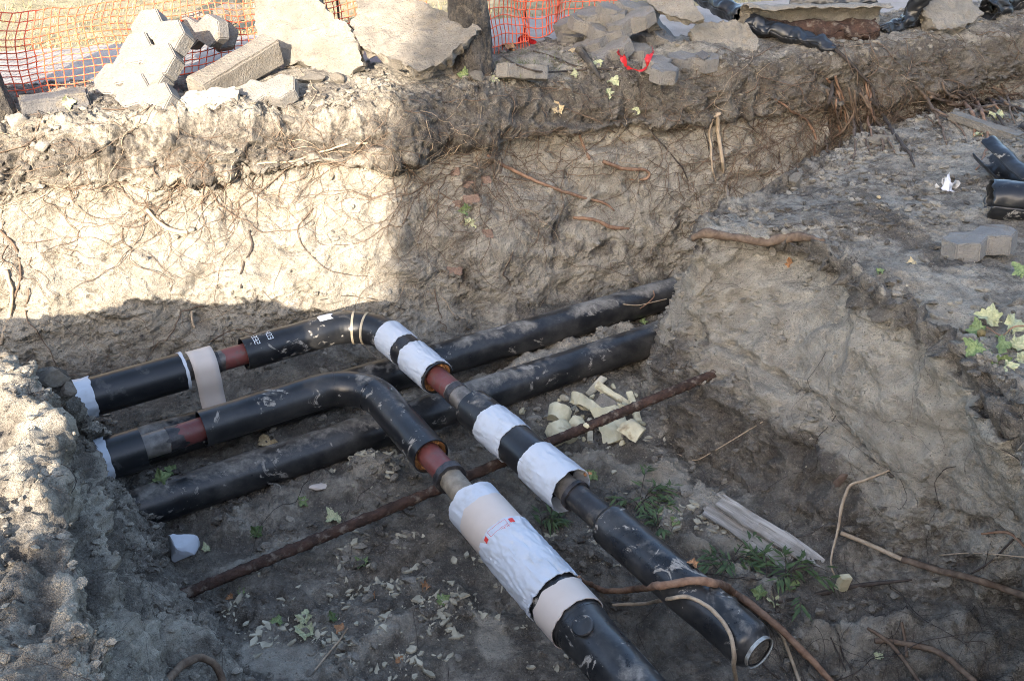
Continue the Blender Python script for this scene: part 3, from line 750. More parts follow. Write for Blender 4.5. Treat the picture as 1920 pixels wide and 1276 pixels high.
V, Fc = tube(pB, td_ - .05, te_, RB - .005, .007, 96, .012, dents=.004, seed=7, fn=lambda s: -.008 * sstep(0.0, .15, s)); part('casing', eB, M['pipe_mud'], V, Fc)
# fusion plug on the casing
def on_pipe(path, t, ang, r):
    P, T, B, U = frames(path, np.array([t])); d = math.cos(ang) * B[0] + math.sin(ang) * U[0]
    return P[0] + d * r, T[0], d
pt, T_, d_ = on_pipe(pB, X(1128, 1185), math.radians(64), RB - .012)
sd_ = np.cross(d_, T_)
ang = np.linspace(0, 2 * np.pi, 36, endpoint=False); V = []
for (rr, hh) in ((.040, 0), (.040, .006), (.036, .010), (.026, .008), (.014, .011), (.001, .012)):
    V.append(pt + rr * (np.cos(ang)[:, None] * T_ + np.sin(ang)[:, None] * sd_) + d_ * (hh + .008 - .0 * rr))
V = np.concatenate(V); i = np.arange(5)[:, None] * 36; j = np.arange(36)[None]; j2 = (j + 1) % 36
part('fusion_plug', eB, M['pipe_elb'], V, np.stack([i + j, i + j2, i + 36 + j2, i + 36 + j], -1).reshape(-1, 4))
# red print on the film
def pipe_poly(path, quads, r, t_, a_):
    V = []; Fq = []
    for q in quads:
        k = len(V)
        for (x, y) in q:
            p, _, _ = on_pipe(path, t_ + x, a_ + y / r, r); V.append(p)
        Fq.append((k, k + 1, k + 2, k + 3))
    return V, Fq
def rect(x0, x1, y0, y1): return [(x0, y0), (x1, y0), (x1, y1), (x0, y1)]
lt, la = X(962, 1010), math.radians(66)
qs = [rect(-.012, .012, .052, .072), rect(-.012, .012, -.072, -.052)]
for (x0, x1, y0, y1) in ((-.014, .014, -.040, .040),):
    qs += [rect(x0, x0 + .0015, y0, y1), rect(x1 - .0015, x1, y0, y1), rect(x0, x1, y0, y0 + .0015), rect(x0, x1, y1 - .0015, y1)]
for k in range(7): qs.append(rect(.020, .0215 + .004 * (k % 3), .005 + k * .006, .0075 + k * .006))
from mathutils.bvhtree import BVHTree
_bv = BVHTree.FromPolygons([tuple(v.co) for v in film_.data.vertices], [tuple(f.vertices) for f in film_.data.polygons])
V, Fq = [], []
for q in qs:                                                   # print follows the creased film
    nx_, ny_ = max(1, int(abs(q[1][0] - q[0][0]) / .006)), max(1, int(abs(q[2][1] - q[1][1]) / .006)); b0 = len(V)
    for i_ in range(nx_ + 1):
        for j_ in range(ny_ + 1):
            x_ = q[0][0] + (q[1][0] - q[0][0]) * i_ / nx_; y_ = q[0][1] + (q[2][1] - q[0][1]) * j_ / ny_
            p, _, dd_ = on_pipe(pB, lt + x_, la + y_ / RB, RB + .05)
            h_ = _bv.ray_cast(Vector(p), -Vector(dd_), .1)[0]
            V.append(np.array(h_ if h_ else Vector(p) - Vector(dd_) * .04) + dd_ * .0014)
    Fq += [(b0 + i_ * (ny_ + 1) + j_, b0 + (i_ + 1) * (ny_ + 1) + j_, b0 + (i_ + 1) * (ny_ + 1) + j_ + 1, b0 + i_ * (ny_ + 1) + j_ + 1) for i_ in range(nx_) for j_ in range(ny_)]
part('red_print', eB, M['redink'], V, Fq, False)
# marker numbers on the far casing
def scribble(txt, t, a, h):
    seg7 = {'0': 'abcdef', '2': 'abged', '3': 'abgcd', '4': 'fgbc', '7': 'abc'}
    ln = {'a': ((0, 1), (.6, 1)), 'b': ((.6, 1), (.6, .5)), 'c': ((.6, .5), (.6, 0)), 'd': ((0, 0), (.6, 0)), 'e': ((0, 0), (0, .5)), 'f': ((0, .5), (0, 1)), 'g': ((0, .5), (.6, .5))}
    V = []; Fq = []; wdt = .05
    for k, ch in enumerate(txt):
        for s in seg7.get(ch, ''):
            (xa, ya), (xb, yb) = ln[s]; dx, dy = xb - xa, yb - ya; L_ = math.hypot(dx, dy); nx, ny = -dy / L_ * wdt, dx / L_ * wdt
            b0 = len(V)
            for (x, y) in ((xa + nx, ya + ny), (xb + nx, yb + ny), (xb - nx, yb - ny), (xa - nx, ya - ny)):
                # text reads down around the pipe
                p, _, _ = on_pipe(pA, t + y * h, a - (x + k * .85) * h / RC, RC + .0015); V.append(p)
            Fq.append((b0, b0 + 1, b0 + 2, b0 + 3))
    return V, Fq
Xa = pA.px
V, Fq = scribble('332', Xa(474, 655), math.radians(92), .026); part('marker_number', eA, M['whitepaint'], V, Fq, False)
V, Fq = scribble('403', Xa(500, 648), math.radians(97), .026); part('marker_number', eA, M['whitepaint'], V, Fq, False)

# ---- beige band draped over the far line
def draped():
    t = pA.px(380, 690); P, T, B, U = frames(pA, np.array([t])); P, T, B, U = P[0], T[0], B[0], U[0]
    w = .062; n = 40; prof = []
    r = RI + .035
    for k in range(15):
        a = math.radians(60 + 120 * k / 14); prof.append((-math.cos(a) * r, math.sin(a) * r))
    # near side falls towards the camera (-B or +B), then hangs
    x, z = prof[-1]
    for k in range(1, 16):
        prof.append((x + .004 * math.sin(k * .5), z - k * .0145))
    V = []
    for s in (-1, -.5, 0, .5, 1):
        for (x, z) in prof:
            V.append(P + T * (s * w + (.010 * max(0, -z) * 3)) + B * x + U * (z))
    V = np.array(V); m = len(prof)
    Fc = grid_faces(5, m)
    th = .003
    V2 = V + np.array([0, 0, 1]) * th
    return np.concatenate([V, ]), Fc
V, Fc = draped()
o = link('draped_band', mesh_np('draped_band', V, Fc), M['beige'])
md = o.modifiers.new('thick', 'SOLIDIFY'); md.thickness = .003
tag(o, 'beige shrink band strip hanging over the bare steel pipe below the far wall', 'plastic strip')

# ---- rusty thin pipe across the trench
ra = at(330, 1120, z=-1.27); rb2 = at(1350, 696, z=-.97)
n = 60; pts = [ra.lerp(rb2, k / (n - 1)) for k in range(n)]
V, Fc = sweep(pts, .0245, 16, 220, smooth_path=False)
V = V + .006 * (fbm(V, 22, 3, 77))[:, None] * np.array([1, .3, 1]) 
nn = fbm(V, 55, 2, 78); V = V + (V - np.repeat(V.reshape(-1, 16, 3).mean(1), 16, 0)) * (nn * .22)[:, None]
o = link('rusty_pipe', mesh_np('rusty_pipe', V, Fc), M['rust'])
tag(o, 'thin flaking rusty pipe slanting across the trench floor into the clay bank', 'pipe')
# ================================================================== OBJECT HELPERS
bpy.context.view_layer.update()
_dg = bpy.context.evaluated_depsgraph_get()
def hit(u, v):
    d = ray(u, v).normalized()
    ok, loc, nrm, idx, ob, mt = scene.ray_cast(_dg, Vector((0, 0, CAMZ)), d)
    if not ok: return at(u, v, z=0), Vector((0, 0, 1))
    if nrm.dot(d) > 0: nrm = -nrm
    return loc, nrm
def soft_normal(u, v, s=14):
    n = Vector((0, 0, 0))
    for du in (-s, 0, s):
        for dv in (-s, 0, s): n += hit(u + du, v + dv)[1]
    return n.normalized()
def pose(o, loc, normal, xdir):
    n = Vector(normal).normalized(); x = Vector(xdir); x = (x - n * x.dot(n)).normalized(); y = n.cross(x)
    o.matrix_world = Matrix.Translation(loc) @ Matrix((x, y, n)).transposed().to_4x4()
    return o
def concrete(name, a, b, c=None, bump=.5):
    m = N(name, .92, .2).local()
    n1 = m.noise(6, 6, .65); n2 = m.noise(50, 5, .65); n3 = m.noise(190, 3)
    col = m.mix(m.ramp(n1, .3, .7), a, b)
    col = m.mix(m.ramp(n2, .5, .75, 0, .6), col, c or tuple(x * .6 for x in a))
    ag = m.math('MULTIPLY', m.ramp(m.vor(48), .30, .16), m.ramp(m.noise(9, 4), .46, .56))
    col = m.mix(m.math('MULTIPLY', ag, .6), col, tuple(min(.6, x * 1.7) for x in a))
    col = m.mix(m.ramp(m.noise(11, 6, .7, .5), .50, .66, 0, .75), col, (.185, .157, .12))
    col = m.mix(m.ramp(m.noise(130, 4, .65), .56, .70, 0, .6), col, tuple(x * .45 for x in a))
    m.color(col); m.bump(n2, bump * 1.4, .014); m.bump(n3, .6, .006); m.bump(ag, .5, .008); return m.m
M['conc'] = concrete('old_concrete', (.15, .134, .112), (.235, .214, .182))
M['conc_dark'] = concrete('dirty_concrete', (.17, .155, .13), (.27, .245, .205))
M['paver'] = concrete('grey_paver', (.15, .143, .133), (.225, .214, .198), (.20, .173, .137))
M['paver_d'] = concrete('dark_paver', (.085, .085, .09), (.14, .135, .13))
M['brick'] = concrete('fired_brick', (.17, .115, .092), (.24, .17, .135), (.26, .24, .20))
M['bark'] = concrete('grey_bark', (.05, .045, .04), (.11, .10, .09), (.025, .022, .02), 1.0)
M['stone'] = concrete('pale_stone', (.30, .28, .24), (.42, .39, .34))
def wood(name, a, b, sc=(1, 1, .12), bump=.5):
    m = N(name, .85, .2); n = m.noise(28, 5, .65, .4); m.color(m.mix(m.ramp(n, .3, .7), a, b)); m.bump(n, bump, .006); m.bump(m.noise(120, 3), .3, .003); return m.m
M['root'] = wood('brown_root', (.085, .058, .042), (.17, .125, .09))
M['root_pale'] = wood('pale_root', (.26, .20, .14), (.40, .32, .23))
M['root_red'] = wood('reddish_root', (.15, .085, .055), (.26, .165, .11))
M['twig'] = wood('dark_twig', (.035, .028, .024), (.08, .065, .055))
def grain(name, a, b):
    m = N(name, .85, .2).local(); n = m.noise(40, 6, .7, .3, (.06, 1, 1)); n2 = m.noise(9, 4)
    m.color(m.mix(m.ramp(n2, .45, .7, 0, .6), m.mix(m.ramp(n, .3, .68), a, b), (.16, .14, .115))); m.bump(n, .9, .01); return m.m
M['plank'] = grain('grey_plank', (.16, .15, .135), (.42, .40, .37))
M['foamy'] = simple_mat('yellow_foam', (.44, .40, .27), (.58, .54, .39), 8, .9, .5, 120, .006, .1, c3=(.25, .20, .13), sc3=10)
M['chip'] = simple_mat('foam_chip', (.25, .23, .175), (.46, .42, .32), 15, .9, .3, 70, .004, .1)
M['film'] = N('black_film', .36, .5).color((.013, .014, .016)).m
M['orange'] = N('orange_mesh', .45, .4).color((.78, .13, .055)).m
M['redfilm'] = N('red_plastic', .35, .4).color((.42, .02, .025)).m
M['paper'] = simple_mat('white_paper', (.62, .63, .66), (.72, .72, .74), 10, .7, .2, 40)
def leafmat(name, a, b):
    m = N(name, .6, .3).local(); m.color(m.mix(m.ramp(m.noise(14, 4), .35, .65), a, b)); m.bump(m.noise(40, 3), .3, .004)
    return m.m
M['lg'] = leafmat('green_leaf', (.10, .15, .06), (.20, .25, .11))
M['lp'] = leafmat('pale_leaf', (.27, .30, .17), (.42, .42, .26))
M['lb'] = leafmat('brown_leaf', (.24, .12, .055), (.38, .21, .11))
M['ld'] = leafmat('dark_green_leaf', (.045, .075, .03), (.09, .13, .05))
M['lt'] = leafmat('tan_leaf', (.36, .27, .15), (.50, .41, .25))

def star_slab(name, outline, thick, mat, rough=.012, edge=.02, seed=0, M_=120, rings=14, fr=9):
    """irregular broken slab: outline = list of world points (coplanar, star-shaped), top face at the outline plane"""
    O = np.array([tuple(p) for p in outline]); c = O.mean(0)
    n = np.cross(O[1] - O[0], O[len(O) // 2] - O[0]); n /= np.linalg.norm(n)
    if n.dot(np.array([0, 0, CAMZ]) - c) < 0: n = -n
    x = O[0] - c; x /= np.linalg.norm(x); y = np.cross(n, x)
    a2 = np.stack([(O - c) @ x, (O - c) @ y], 1)
    C2 = np.concatenate([a2, a2[:1]]); L = np.concatenate([[0], np.cumsum(np.linalg.norm(np.diff(C2, axis=0), axis=1))])
    t = np.linspace(0, L[-1], M_, endpoint=False)
    Q = np.stack([np.interp(t, L, C2[:, 0]), np.interp(t, L, C2[:, 1])], 1)
    w3 = c + Q[:, :1] * x + Q[:, 1:] * y
    Q = Q * (1 + edge * 4 * fbm(w3, fr, 4, seed)[:, None])
    V = []; 
    for k in range(rings): V.append((Q * (k / (rings - 1)) ** .8, np.zeros(M_)))
    ns = 7
    for k in range(1, ns): V.append((Q * (1 - .05 * k / ns), np.full(M_, -thick * k / (ns - 1))))
    for k in (3, 2, 1, 0): V.append((Q * .94 * k / 4, np.full(M_, -thick)))
    q2 = np.concatenate([v[0] for v in V]); z = np.concatenate([v[1] for v in V])
    W = c + q2[:, :1] * x + q2[:, 1:] * y + z[:, None] * n
    sidew = np.concatenate([np.full(M_, 0.35 if k < rings - 1 else 1.0) for k in range(rings)] + [np.full(M_, 1.6)] * (ns - 1) + [np.full(M_, .5)] * 4)
    nz = fbm(W, 14, 4, seed + 3); n3 = np.stack([fbm(W, 20, 3, seed + 5), fbm(W, 20, 3, seed + 7), fbm(W, 20, 3, seed + 8)], 1)
    W = W + rough * (n * (nz * .8)[:, None] + n3 * (sidew * .9)[:, None])
    R = len(V); i = np.arange(R - 1)[:, None] * M_; j = np.arange(M_)[None]; j2 = (j + 1) % M_
    Fc = np.stack([i + j, i + M_ + j, i + M_ + j2, i + j2], -1).reshape(-1, 4)
    org = W.mean(0)
    me = mesh_np(name, W - org, Fc, True)
    me.set_sharp_from_angle(angle=math.radians(50))
    o = link(name, me, mat); o.location = org; return o
def slab(name, px, p, n, thick, mat, label, cat, group=None, **kw):
    n = Vector(n).normalized(); o = star_slab(name, [on_plane(u, v, p, n) for u, v in px], thick, mat, **kw)
    return tag(o, label, cat, group)
_chunk = {}
def chunk_mesh(kind, seed):
    """angular fragment, unit size"""
    key = (kind, seed)
    if key in _chunk: return _chunk[key]
    bm = bmesh.new(); bmesh.ops.create_icosphere(bm, subdivisions=3, radius=.5)
    V = np.array([v.co[:] for v in bm.verts], np.float32)
    rs = np.random.default_rng(seed)
    for _ in range(9 if kind != 'round' else 3):                 # planar cuts give broken facets
        d = rs.normal(size=3); d /= np.linalg.norm(d); h = rs.uniform(.22, .38)
        ex = np.maximum(V @ d - h, 0); V = V - ex[:, None] * d * .96
    V = V * (1 + .10 * fbm(V + seed, 3, 3, seed))[:, None] + .02 * fbm(V + seed, 9, 2, seed + 2)[:, None]
    for v, c in zip(bm.verts, V): v.co = Vector(c)
    me = bpy.data.meshes.new('chunk'); bm.to_mesh(me); bm.free()
    me.polygons.foreach_set('use_smooth', np.ones(len(me.polygons), bool)); me.set_sharp_from_angle(angle=math.radians(28))
    _chunk[key] = me; return me
def chunk(name, u, v, dims, mat, label, cat, group=None, seed=1, rot=(0, 0, 0), sink=.25, kind='ang'):
    loc, n = hit(u, v)
    me = chunk_mesh(kind, seed).copy(); me.materials.clear()
    o = link(name, me, mat); o.scale = dims; o.rotation_euler = rot
    o.location = loc + Vector((0, 0, dims[2] * (.5 - sink)))
    return tag(o, label, cat, group)
def hexpaver_mesh(n, R=.1, h=.092, recess=None):
    w = math.sqrt(3) * R; top = []; bot = []
    for i in range(n):
        x = (i - (n - 1) / 2) * w
        top += [(x - w / 2, R / 2), (x, R)]; bot += [(x + w / 2, -R / 2), (x, -R)]
    xe = (n - 1) / 2 * w
    poly = top + [(xe + w / 2, R / 2)] + [( -b[0], b[1]) if False else b for b in sorted(bot, key=lambda q: -q[0])] + [(-xe - w / 2, -R / 2)]
    bm = bmesh.new(); vs = [bm.verts.new((x, y, 0)) for x, y in poly]
    f = bm.faces.new(vs); r = bmesh.ops.extrude_face_region(bm, geom=[f])
    for e in r['geom']:
        if isinstance(e, bmesh.types.BMVert): e.co.z = -h
    bmesh.ops.recalc_face_normals(bm, faces=bm.faces)
    bmesh.ops.bevel(bm, geom=list(bm.edges), offset=.006, segments=2, affect='EDGES')
    bmesh.ops.triangulate(bm, faces=[f for f in bm.faces if len(f.verts) > 4])
    bmesh.ops.subdivide_edges(bm, edges=[e for e in bm.edges if e.calc_length() > .05], cuts=2)
    V = np.array([v.co[:] for v in bm.verts], np.float32); d = fbm(V, 14, 4, n * 7) * .016
    for v, c, k in zip(bm.verts, V, d): v.co = Vector(c) * (1 + k * 1.2) + Vector((0, 0, k * .5))
    me = bpy.data.meshes.new('hex_paver'); bm.to_mesh(me); bm.free()
    me.polygons.foreach_set('use_smooth', np.ones(len(me.polygons), bool)); me.set_sharp_from_angle(angle=math.radians(35))
    return me
HP = {k: hexpaver_mesh(k) for k in (1, 2, 3)}
def paver(n, p, normal, xdir, label, group=None, mat='paver', scale=1.0):
    me = HP[n].copy(); o = link('hex_paver', me, M[mat])
    pose(o, p, normal, xdir); o.scale = (scale,) * 3
    return tag(o, label, 'paver', group)
def rough_box(name, dims, mat, bevel=.008, seed=0, amp=.008):
    bm = bmesh.new(); bmesh.ops.create_cube(bm, size=1)
    for v in bm.verts: v.co = Vector((v.co.x * dims[0], v.co.y * dims[1], v.co.z * dims[2]))
    bmesh.ops.bevel(bm, geom=list(bm.edges), offset=bevel, segments=2, affect='EDGES')
    bmesh.ops.subdivide_edges(bm, edges=[e for e in bm.edges if e.calc_length() > .04], cuts=5, use_grid_fill=True)
    V = np.array([v.co[:] for v in bm.verts], np.float32)
    d = np.stack([fbm(V + seed, 14, 3, seed + k) for k in range(3)], 1) * amp
    for v, c in zip(bm.verts, V + d): v.co = Vector(c)
    me = bpy.data.meshes.new(name); bm.to_mesh(me); bm.free()
    me.polygons.foreach_set('use_smooth', np.ones(len(me.polygons), bool)); me.set_sharp_from_angle(angle=math.radians(35))
    return link(name, me, mat)
def stick(name, px, rad, mat, label, cat='branch', group=None, lift=.6, seg=8, n=None, wob=.0, seed=0, z=None, free=None):
    """branch along photo points lying on whatever is there; lift in radii; free = {index: metres pulled to the camera}"""
    pts = []
    rads = rad if isinstance(rad, (list, tuple)) else [rad] * len(px)
    for k, (u, v) in enumerate(px):
        loc, nr = hit(u, v)
        tc_ = (Vector((0, 0, CAMZ)) - loc).normalized()
        q = loc + tc_ * (rads[k] * lift)
        if free and k in free: q = loc + tc_ * free[k]
        pts.append(q)
    V, Fc = sweep(pts, rads, seg, n or max(24, len(px) * 9))
    if wob:
        V = V + wob * np.stack([fbm(V + seed, 9, 3, seed + k) for k in range(3)], 1)
    org = V.mean(0)
    o = link(name, mesh_np(name, V - org, Fc), mat); o.location = org
    return tag(o, label, cat, group)
def fragments_bag(): return Bag()

# ---- leaves
def leaf_mesh(kind, seed):
    rs = np.random.default_rng(seed)
    if kind == 'plane':                       # five pointed lobes
        tips = [(-150, .55), (-78, .85), (0, 1.1), (78, .85), (150, .55)]
        out = []
        for k, (a, r) in enumerate(tips):
            r *= rs.uniform(.85, 1.1)
            for da, rr in ((-26, .74), (-17, .70), (-9, .86), (0, 1.0), (8, .84), (17, .72), (26, .74)):
                out.append((a + da, r * rr))
            if k < 4: out.append((a + (tips[k + 1][0] - a) / 2, .52))
        out.append((180, .12))
    else:                                      # simple oval leaf
        out = [(a, .30 + .70 * abs(math.cos(math.radians(a))) ** 1.5) for a in range(-170, 180, 20)]
        out = [(a, r * (1 if abs(a) < 90 else .8)) for a, r in out]
    V = [(0, 0, 0)]
    n = len(out)
    for f in (.5, 1.0):
        for a, r in out:
            an = math.radians(a); V.append((r * f * math.cos(an), r * f * math.sin(an), 0))
    V = np.array(V, np.float32) * .5
    fold = rs.uniform(.1, .7); curl = rs.uniform(-1.0, .9)
    V[:, 2] = fold * np.abs(V[:, 1]) + curl * V[:, 0] ** 2 + .28 * pn(V * 4 + seed, seed) + .12 * pn(V * 9 + seed, seed + 1)
    Fc = []
    for j in range(n):
        j2 = (j + 1) % n
        Fc += [(0, 1 + j, 1 + j2), (1 + j, 1 + n + j, 1 + n + j2), (1 + j, 1 + n + j2, 1 + j2)]
    # stalk
    st = np.array([(-.06, 0, .0), (-.06, .012, .0), (-.45, .03, .05), (-.45, .018, .05)], np.float32); b = len(V)
    V = np.concatenate([V, st]); Fc += [(b, b + 1, b + 2), (b, b + 2, b + 3)]
    return mesh_np('leaf', V, Fc, True)
LM = [leaf_mesh('plane', s) for s in range(6)] + [leaf_mesh('oval', s) for s in range(3)]
def leaf(u, v, px, mat, label, group=None, k=None, rot=None, n=None, tilt=.25, name='fallen_leaf', lift=.006):
    loc, _ = hit(u, v); nn = Vector(n) if n else soft_normal(u, v)
    nn = (nn + Vector((random.uniform(-tilt, tilt), random.uniform(-tilt, tilt), random.uniform(0, tilt)))).normalized()
    me = LM[k if k is not None else random.randrange(6)].copy()
    o = link(name, me, M[mat])
    a = rot if rot is not None else random.uniform(0, 6.28)
    s = px / F * rng_at(loc)
    pose(o, loc + nn * lift, nn, Vector((math.cos(a), math.sin(a), .1)))
    o.scale = (s, s, s)
    return tag(o, label, 'leaf', group)
# ================================================================== ON THE FAR BANK
up = Vector((0, 0, 1))
# trees
def tree(label, base, r, lean, seed, h=4.5):
    e = empty('street_tree', base, label, 'tree')
    zs = np.array([-.15, 0, .12, .3, .6, 1.2, 2.2, h]); rr = np.array([1.35, 1.22, 1.1, 1.02, .98, .93, .86, .7]) * r
    pts = [(base.x + lean[0] * z, base.y + lean[1] * z, z) for z in zs]
    V, Fc = sweep(pts, rr, 96, 260, caps=False)
    c = V.reshape(-1, 96, 3).mean(1); rad = V - np.repeat(c, 96, 0); ru = rad / np.linalg.norm(rad, axis=1, keepdims=True)
    d = .018 * fbm(V, (11, 11, 2.6), 4, seed, mode=1) + .02 * fbm(V, (3, 3, 1), 2, seed + 4) + .005 * fbm(V, (40, 40, 14), 2, seed + 7)
    part('trunk', e, M['bark'], V + ru * d[:, None], Fc, True, 180)
    # limbs and crown, above the picture
    b = Bag(); rs = np.random.default_rng(seed); top = Vector(pts[-1])
    lv = Bag()
    for k in range(7):
        a = k * 2.4 + seed; ln = rs.uniform(1.2, 2.2)
        tip = top + Vector((math.cos(a) * ln, math.sin(a) * ln, rs.uniform(.8, 2.0)))
        mid = top.lerp(tip, .5) + Vector((0, 0, .25))
        b.add(*sweep([top - Vector((0, 0, .3)), mid, tip], [r * .45, r * .25, r * .07], 8, 14))
        P = np.array(tip) + rs.normal(size=(260, 3)) * .55
        for p in P:
            x = rs.normal(size=3); x /= np.linalg.norm(x); y = np.cross(x, rs.normal(size=3)); y /= np.linalg.norm(y)
            s = rs.uniform(.05, .1); lv.add([p - x * s, p - y * s * .6, p + x * s, p + y * s * .6], np.array([(0, 1, 2, 3)]))
    to_parent(link('limbs', b.mesh('limbs'), M['bark']), e); to_parent(link('crown', lv.mesh('crown', False), M['ld']), e)
    return e
tree('dark barked tree trunk standing behind the tilted concrete slab', at(886, 138, z=0.02), .118, (-.035, .03), 3)
tree('pale tree trunk at the left edge beside the dark kerb block', at(-28, 215, z=0.02), .135, (-.06, .02), 9)

# barrier fence of orange plastic mesh, rolled along the road edge
def net(parent, pts, nx, heights, seed, sag=.03, name='mesh_net', nz=11, thick=.0095):
    A = cr(np.array([tuple(p) for p in pts]), nx); hs = np.interp(np.linspace(0, 1, nx), np.linspace(0, 1, len(heights)), heights)
    P = []
    for i in range(nx):
        for j in range(nz):
            f = j / (nz - 1)
            z = f * hs[i]
            # the top edge rolls over backwards
            back = .02 * math.sin(f * 3) + (.16 * max(0, f - .72) ** 1.2 * 4 if heights[0] < .7 else 0.0)
            q = np.array([A[i, 0], A[i, 1] + back, A[i, 2] + z])
            P.append(q)
    P = np.array(P); P += sag * np.stack([fbm(P + seed, 2.3, 3, seed + k) for k in range(3)], 1)
    me = mesh_np(name, P, grid_faces(nx, nz), False)
    o = link(name, me, M['orange']); md = o.modifiers.new('strands', 'WIREFRAME'); md.thickness = thick; md.use_even_offset = False; md.use_boundary = True; md.use_replace = True
    return to_parent(o, parent)
fe = empty('barrier_fence', at(200, 160, z=0), 'orange plastic mesh barrier sagging behind the leaning hexagon pavers', 'fence')
fpts = [at(-260, 205, z=.03), at(20, 186, z=.03), at(120, 172, z=.03), at(260, 152, z=.03), at(420, 128, z=.03), at(560, 105, z=.03), at(690, 84, z=.03), at(800, 70, z=.03)]
net(fe, fpts, 74, [.46, .46, .45, .46, .46, .45, .5, .5], 4, .035, nz=13)
for (u, v) in ((-250, 204), (640, 92)):
    p = at(u, v, z=0); V, Fc = sweep([p - up * .1, p + up * .75], .008, 8, 4, smooth_path=False); part('post', fe, M['rust'], V, Fc)
f2 = empty('barrier_fence', at(985, 96, z=0), 'torn orange mesh barrier hanging on a thin rusty post right of the trunk', 'fence')
net(f2, [at(893, 112, z=.02), at(935, 104, z=.02), at(985, 94, z=.02)], 15, [1.0, 1.0, .95], 8, .06, nz=22)
net(f2, [at(985, 62, z=.12), at(1020, 62, z=.12), at(1060, 44, z=.10), at(1120, 40, z=.10), at(1180, 34, z=.1)], 26, [.8, .8, .75, .7, .7], 11, .05, nz=17)
p = at(985, 96, z=-.05); V, Fc = sweep([p, p + up * 1.3], .0065, 8, 4, smooth_path=False); part('post', f2, M['rust'], V, Fc)
# crumpled red tie at the post's foot
def ribbon(pts, w, seed, crumple=.02):
    A = cr(np.array([tuple(p) for p in pts]), 40); rs = np.random.default_rng(seed); V = []
    for k in range(40):
        a = k * .25 + seed; d = np.array([math.cos(a) * .5, .2, math.sin(a)]); d /= np.linalg.norm(d)
        for s in (-1, -.33, .33, 1): V.append(A[k] + d * s * w)
    V = np.array(V); V += crumple * np.stack([fbm(V, 22, 2, seed + k) for k in range(3)], 1)
    return V, grid_faces(40, 4)
q = at(985, 88, z=.02)
V, Fc = ribbon([q + Vector((-.08, 0, .01)), q + Vector((-.02, -.03, .06)), q + Vector((.0, -.02, .13)), q + Vector((.03, -.03, .05)), q + Vector((.1, 0, .02))], .02, 3)
o = part('red_tie', f2, M['redfilm'], V, Fc)

# broken slabs and blocks
slab('concrete_slab', [(477, -20), (484, 60), (490, 95), (515, 112), (537, 122), (570, 119), (605, 141), (652, 139), (682, 120), (672, 82), (652, 52), (622, 25), (596, -5), (585, -50), (520, -60)],
     at(600, 140, z=.06), (-.28, -.72, .62), .11, M['conc'], 'big pale broken concrete slab standing tilted left of the trunk', 'slab', 'broken concrete slabs', seed=3, rough=.02)
slab('concrete_slab', [(675, 84), (730, 110), (775, 131), (802, 131), (840, 107), (870, 72), (903, 50), (866, 27), (815, 14), (780, -8), (727, -18), (677, -5), (657, 45)],
     at(790, 128, z=.15), (-.12, -.50, .86), .085, M['conc'], 'broken concrete slab half in shade propped against the trunk', 'slab', 'broken concrete slabs', seed=8, rough=.018)
slab('concrete_chunk', [(845, 108), (866, 104), (872, 138), (852, 153), (806, 148), (800, 134)], at(845, 146, z=.03), (.1, -.7, .7), .12, M['conc_dark'], 'grey concrete chunk under the raised corner of the propped slab', 'concrete chunk', seed=12)
slab('concrete_slab', [(336, 186), (352, 172), (400, 168), (440, 160), (452, 172), (440, 184), (400, 196), (350, 201)], at(390, 198, z=.06), (0, -.35, .94), .05, M['stone'], 'thin white slab lying under the pale kerb stone', 'slab', seed=15)
# kerb stone
def kerb(name, p0, p1, w, h, mat, label, cat, tilt=.0, seed=0):
    d = Vector(p1) - Vector(p0); L_ = d.length; o = rough_box(name, (L_, w, h), mat, .012, seed)
    n = (up + Vector((0, -tilt, 0))).normalized()
    pose(o, (Vector(p0) + Vector(p1)) / 2 + n * h / 2, n, d); return tag(o, label, cat)
kerb('kerb_stone', at(372, 176, z=.06), at(520, 138, z=.04), .15, .17, M['conc'], 'pale kerb stone lying between the hexagon pavers and the big slab', 'kerb stone', .3, 3)
kerb('kerb_block', at(42, 214, z=.02), at(172, 199, z=.02), .12, .095, M['paver_d'], 'dark kerb block in the tree shade at the left edge', 'kerb block', .1, 5)
kerb('paving_block', at(412, 46, z=.05), at(452, 38, z=.05), .13, .12, M['conc'], 'small pale block behind the kerb stone by the mesh', 'block', .2, 6)
chunk('stone', 30, 236, (.13, .09, .10), M['stone'], 'white angular stone at the foot of the left trunk', 'stone', seed=4, rot=(.2, .1, .4))
chunk('rubble_piece', 520, 168, (.16, .1, .09), M['conc'], 'pale rubble lump just right of the flat round paver', 'rubble', seed=5)
chunk('rubble_piece', 585, 152, (.17, .1, .08), M['conc'], 'pale rubble lump under the front edge of the big slab', 'rubble', seed=6)
chunk('rubble_piece', 632, 155, (.10, .08, .08), M['conc'], 'small square rubble lump below the gap between both slabs', 'rubble', seed=7)
chunk('rubble_piece', 538, 230, (.12, .08, .06), M['conc'], 'flat rubble piece on the bank below the round paver', 'rubble', seed=8)
chunk('stone', 893, 152, (.10, .09, .09), M['conc_dark'], 'grey lump at the foot of the dark trunk', 'stone', seed=9)
for k, (u, v, s) in enumerate(((82, 282, .085), (62, 276, .05), (100, 286, .04))):
    chunk('stone', u, v, (s, s * .8, s * .8), M['stone'], ['largest pale stone stuck in the lit bank below the white stone', 'left small stone touching the pale stone in the lit bank', 'right small stone touching the pale stone in the lit bank'][k], 'stone', 'pale stones in the lit bank', seed=20 + k)

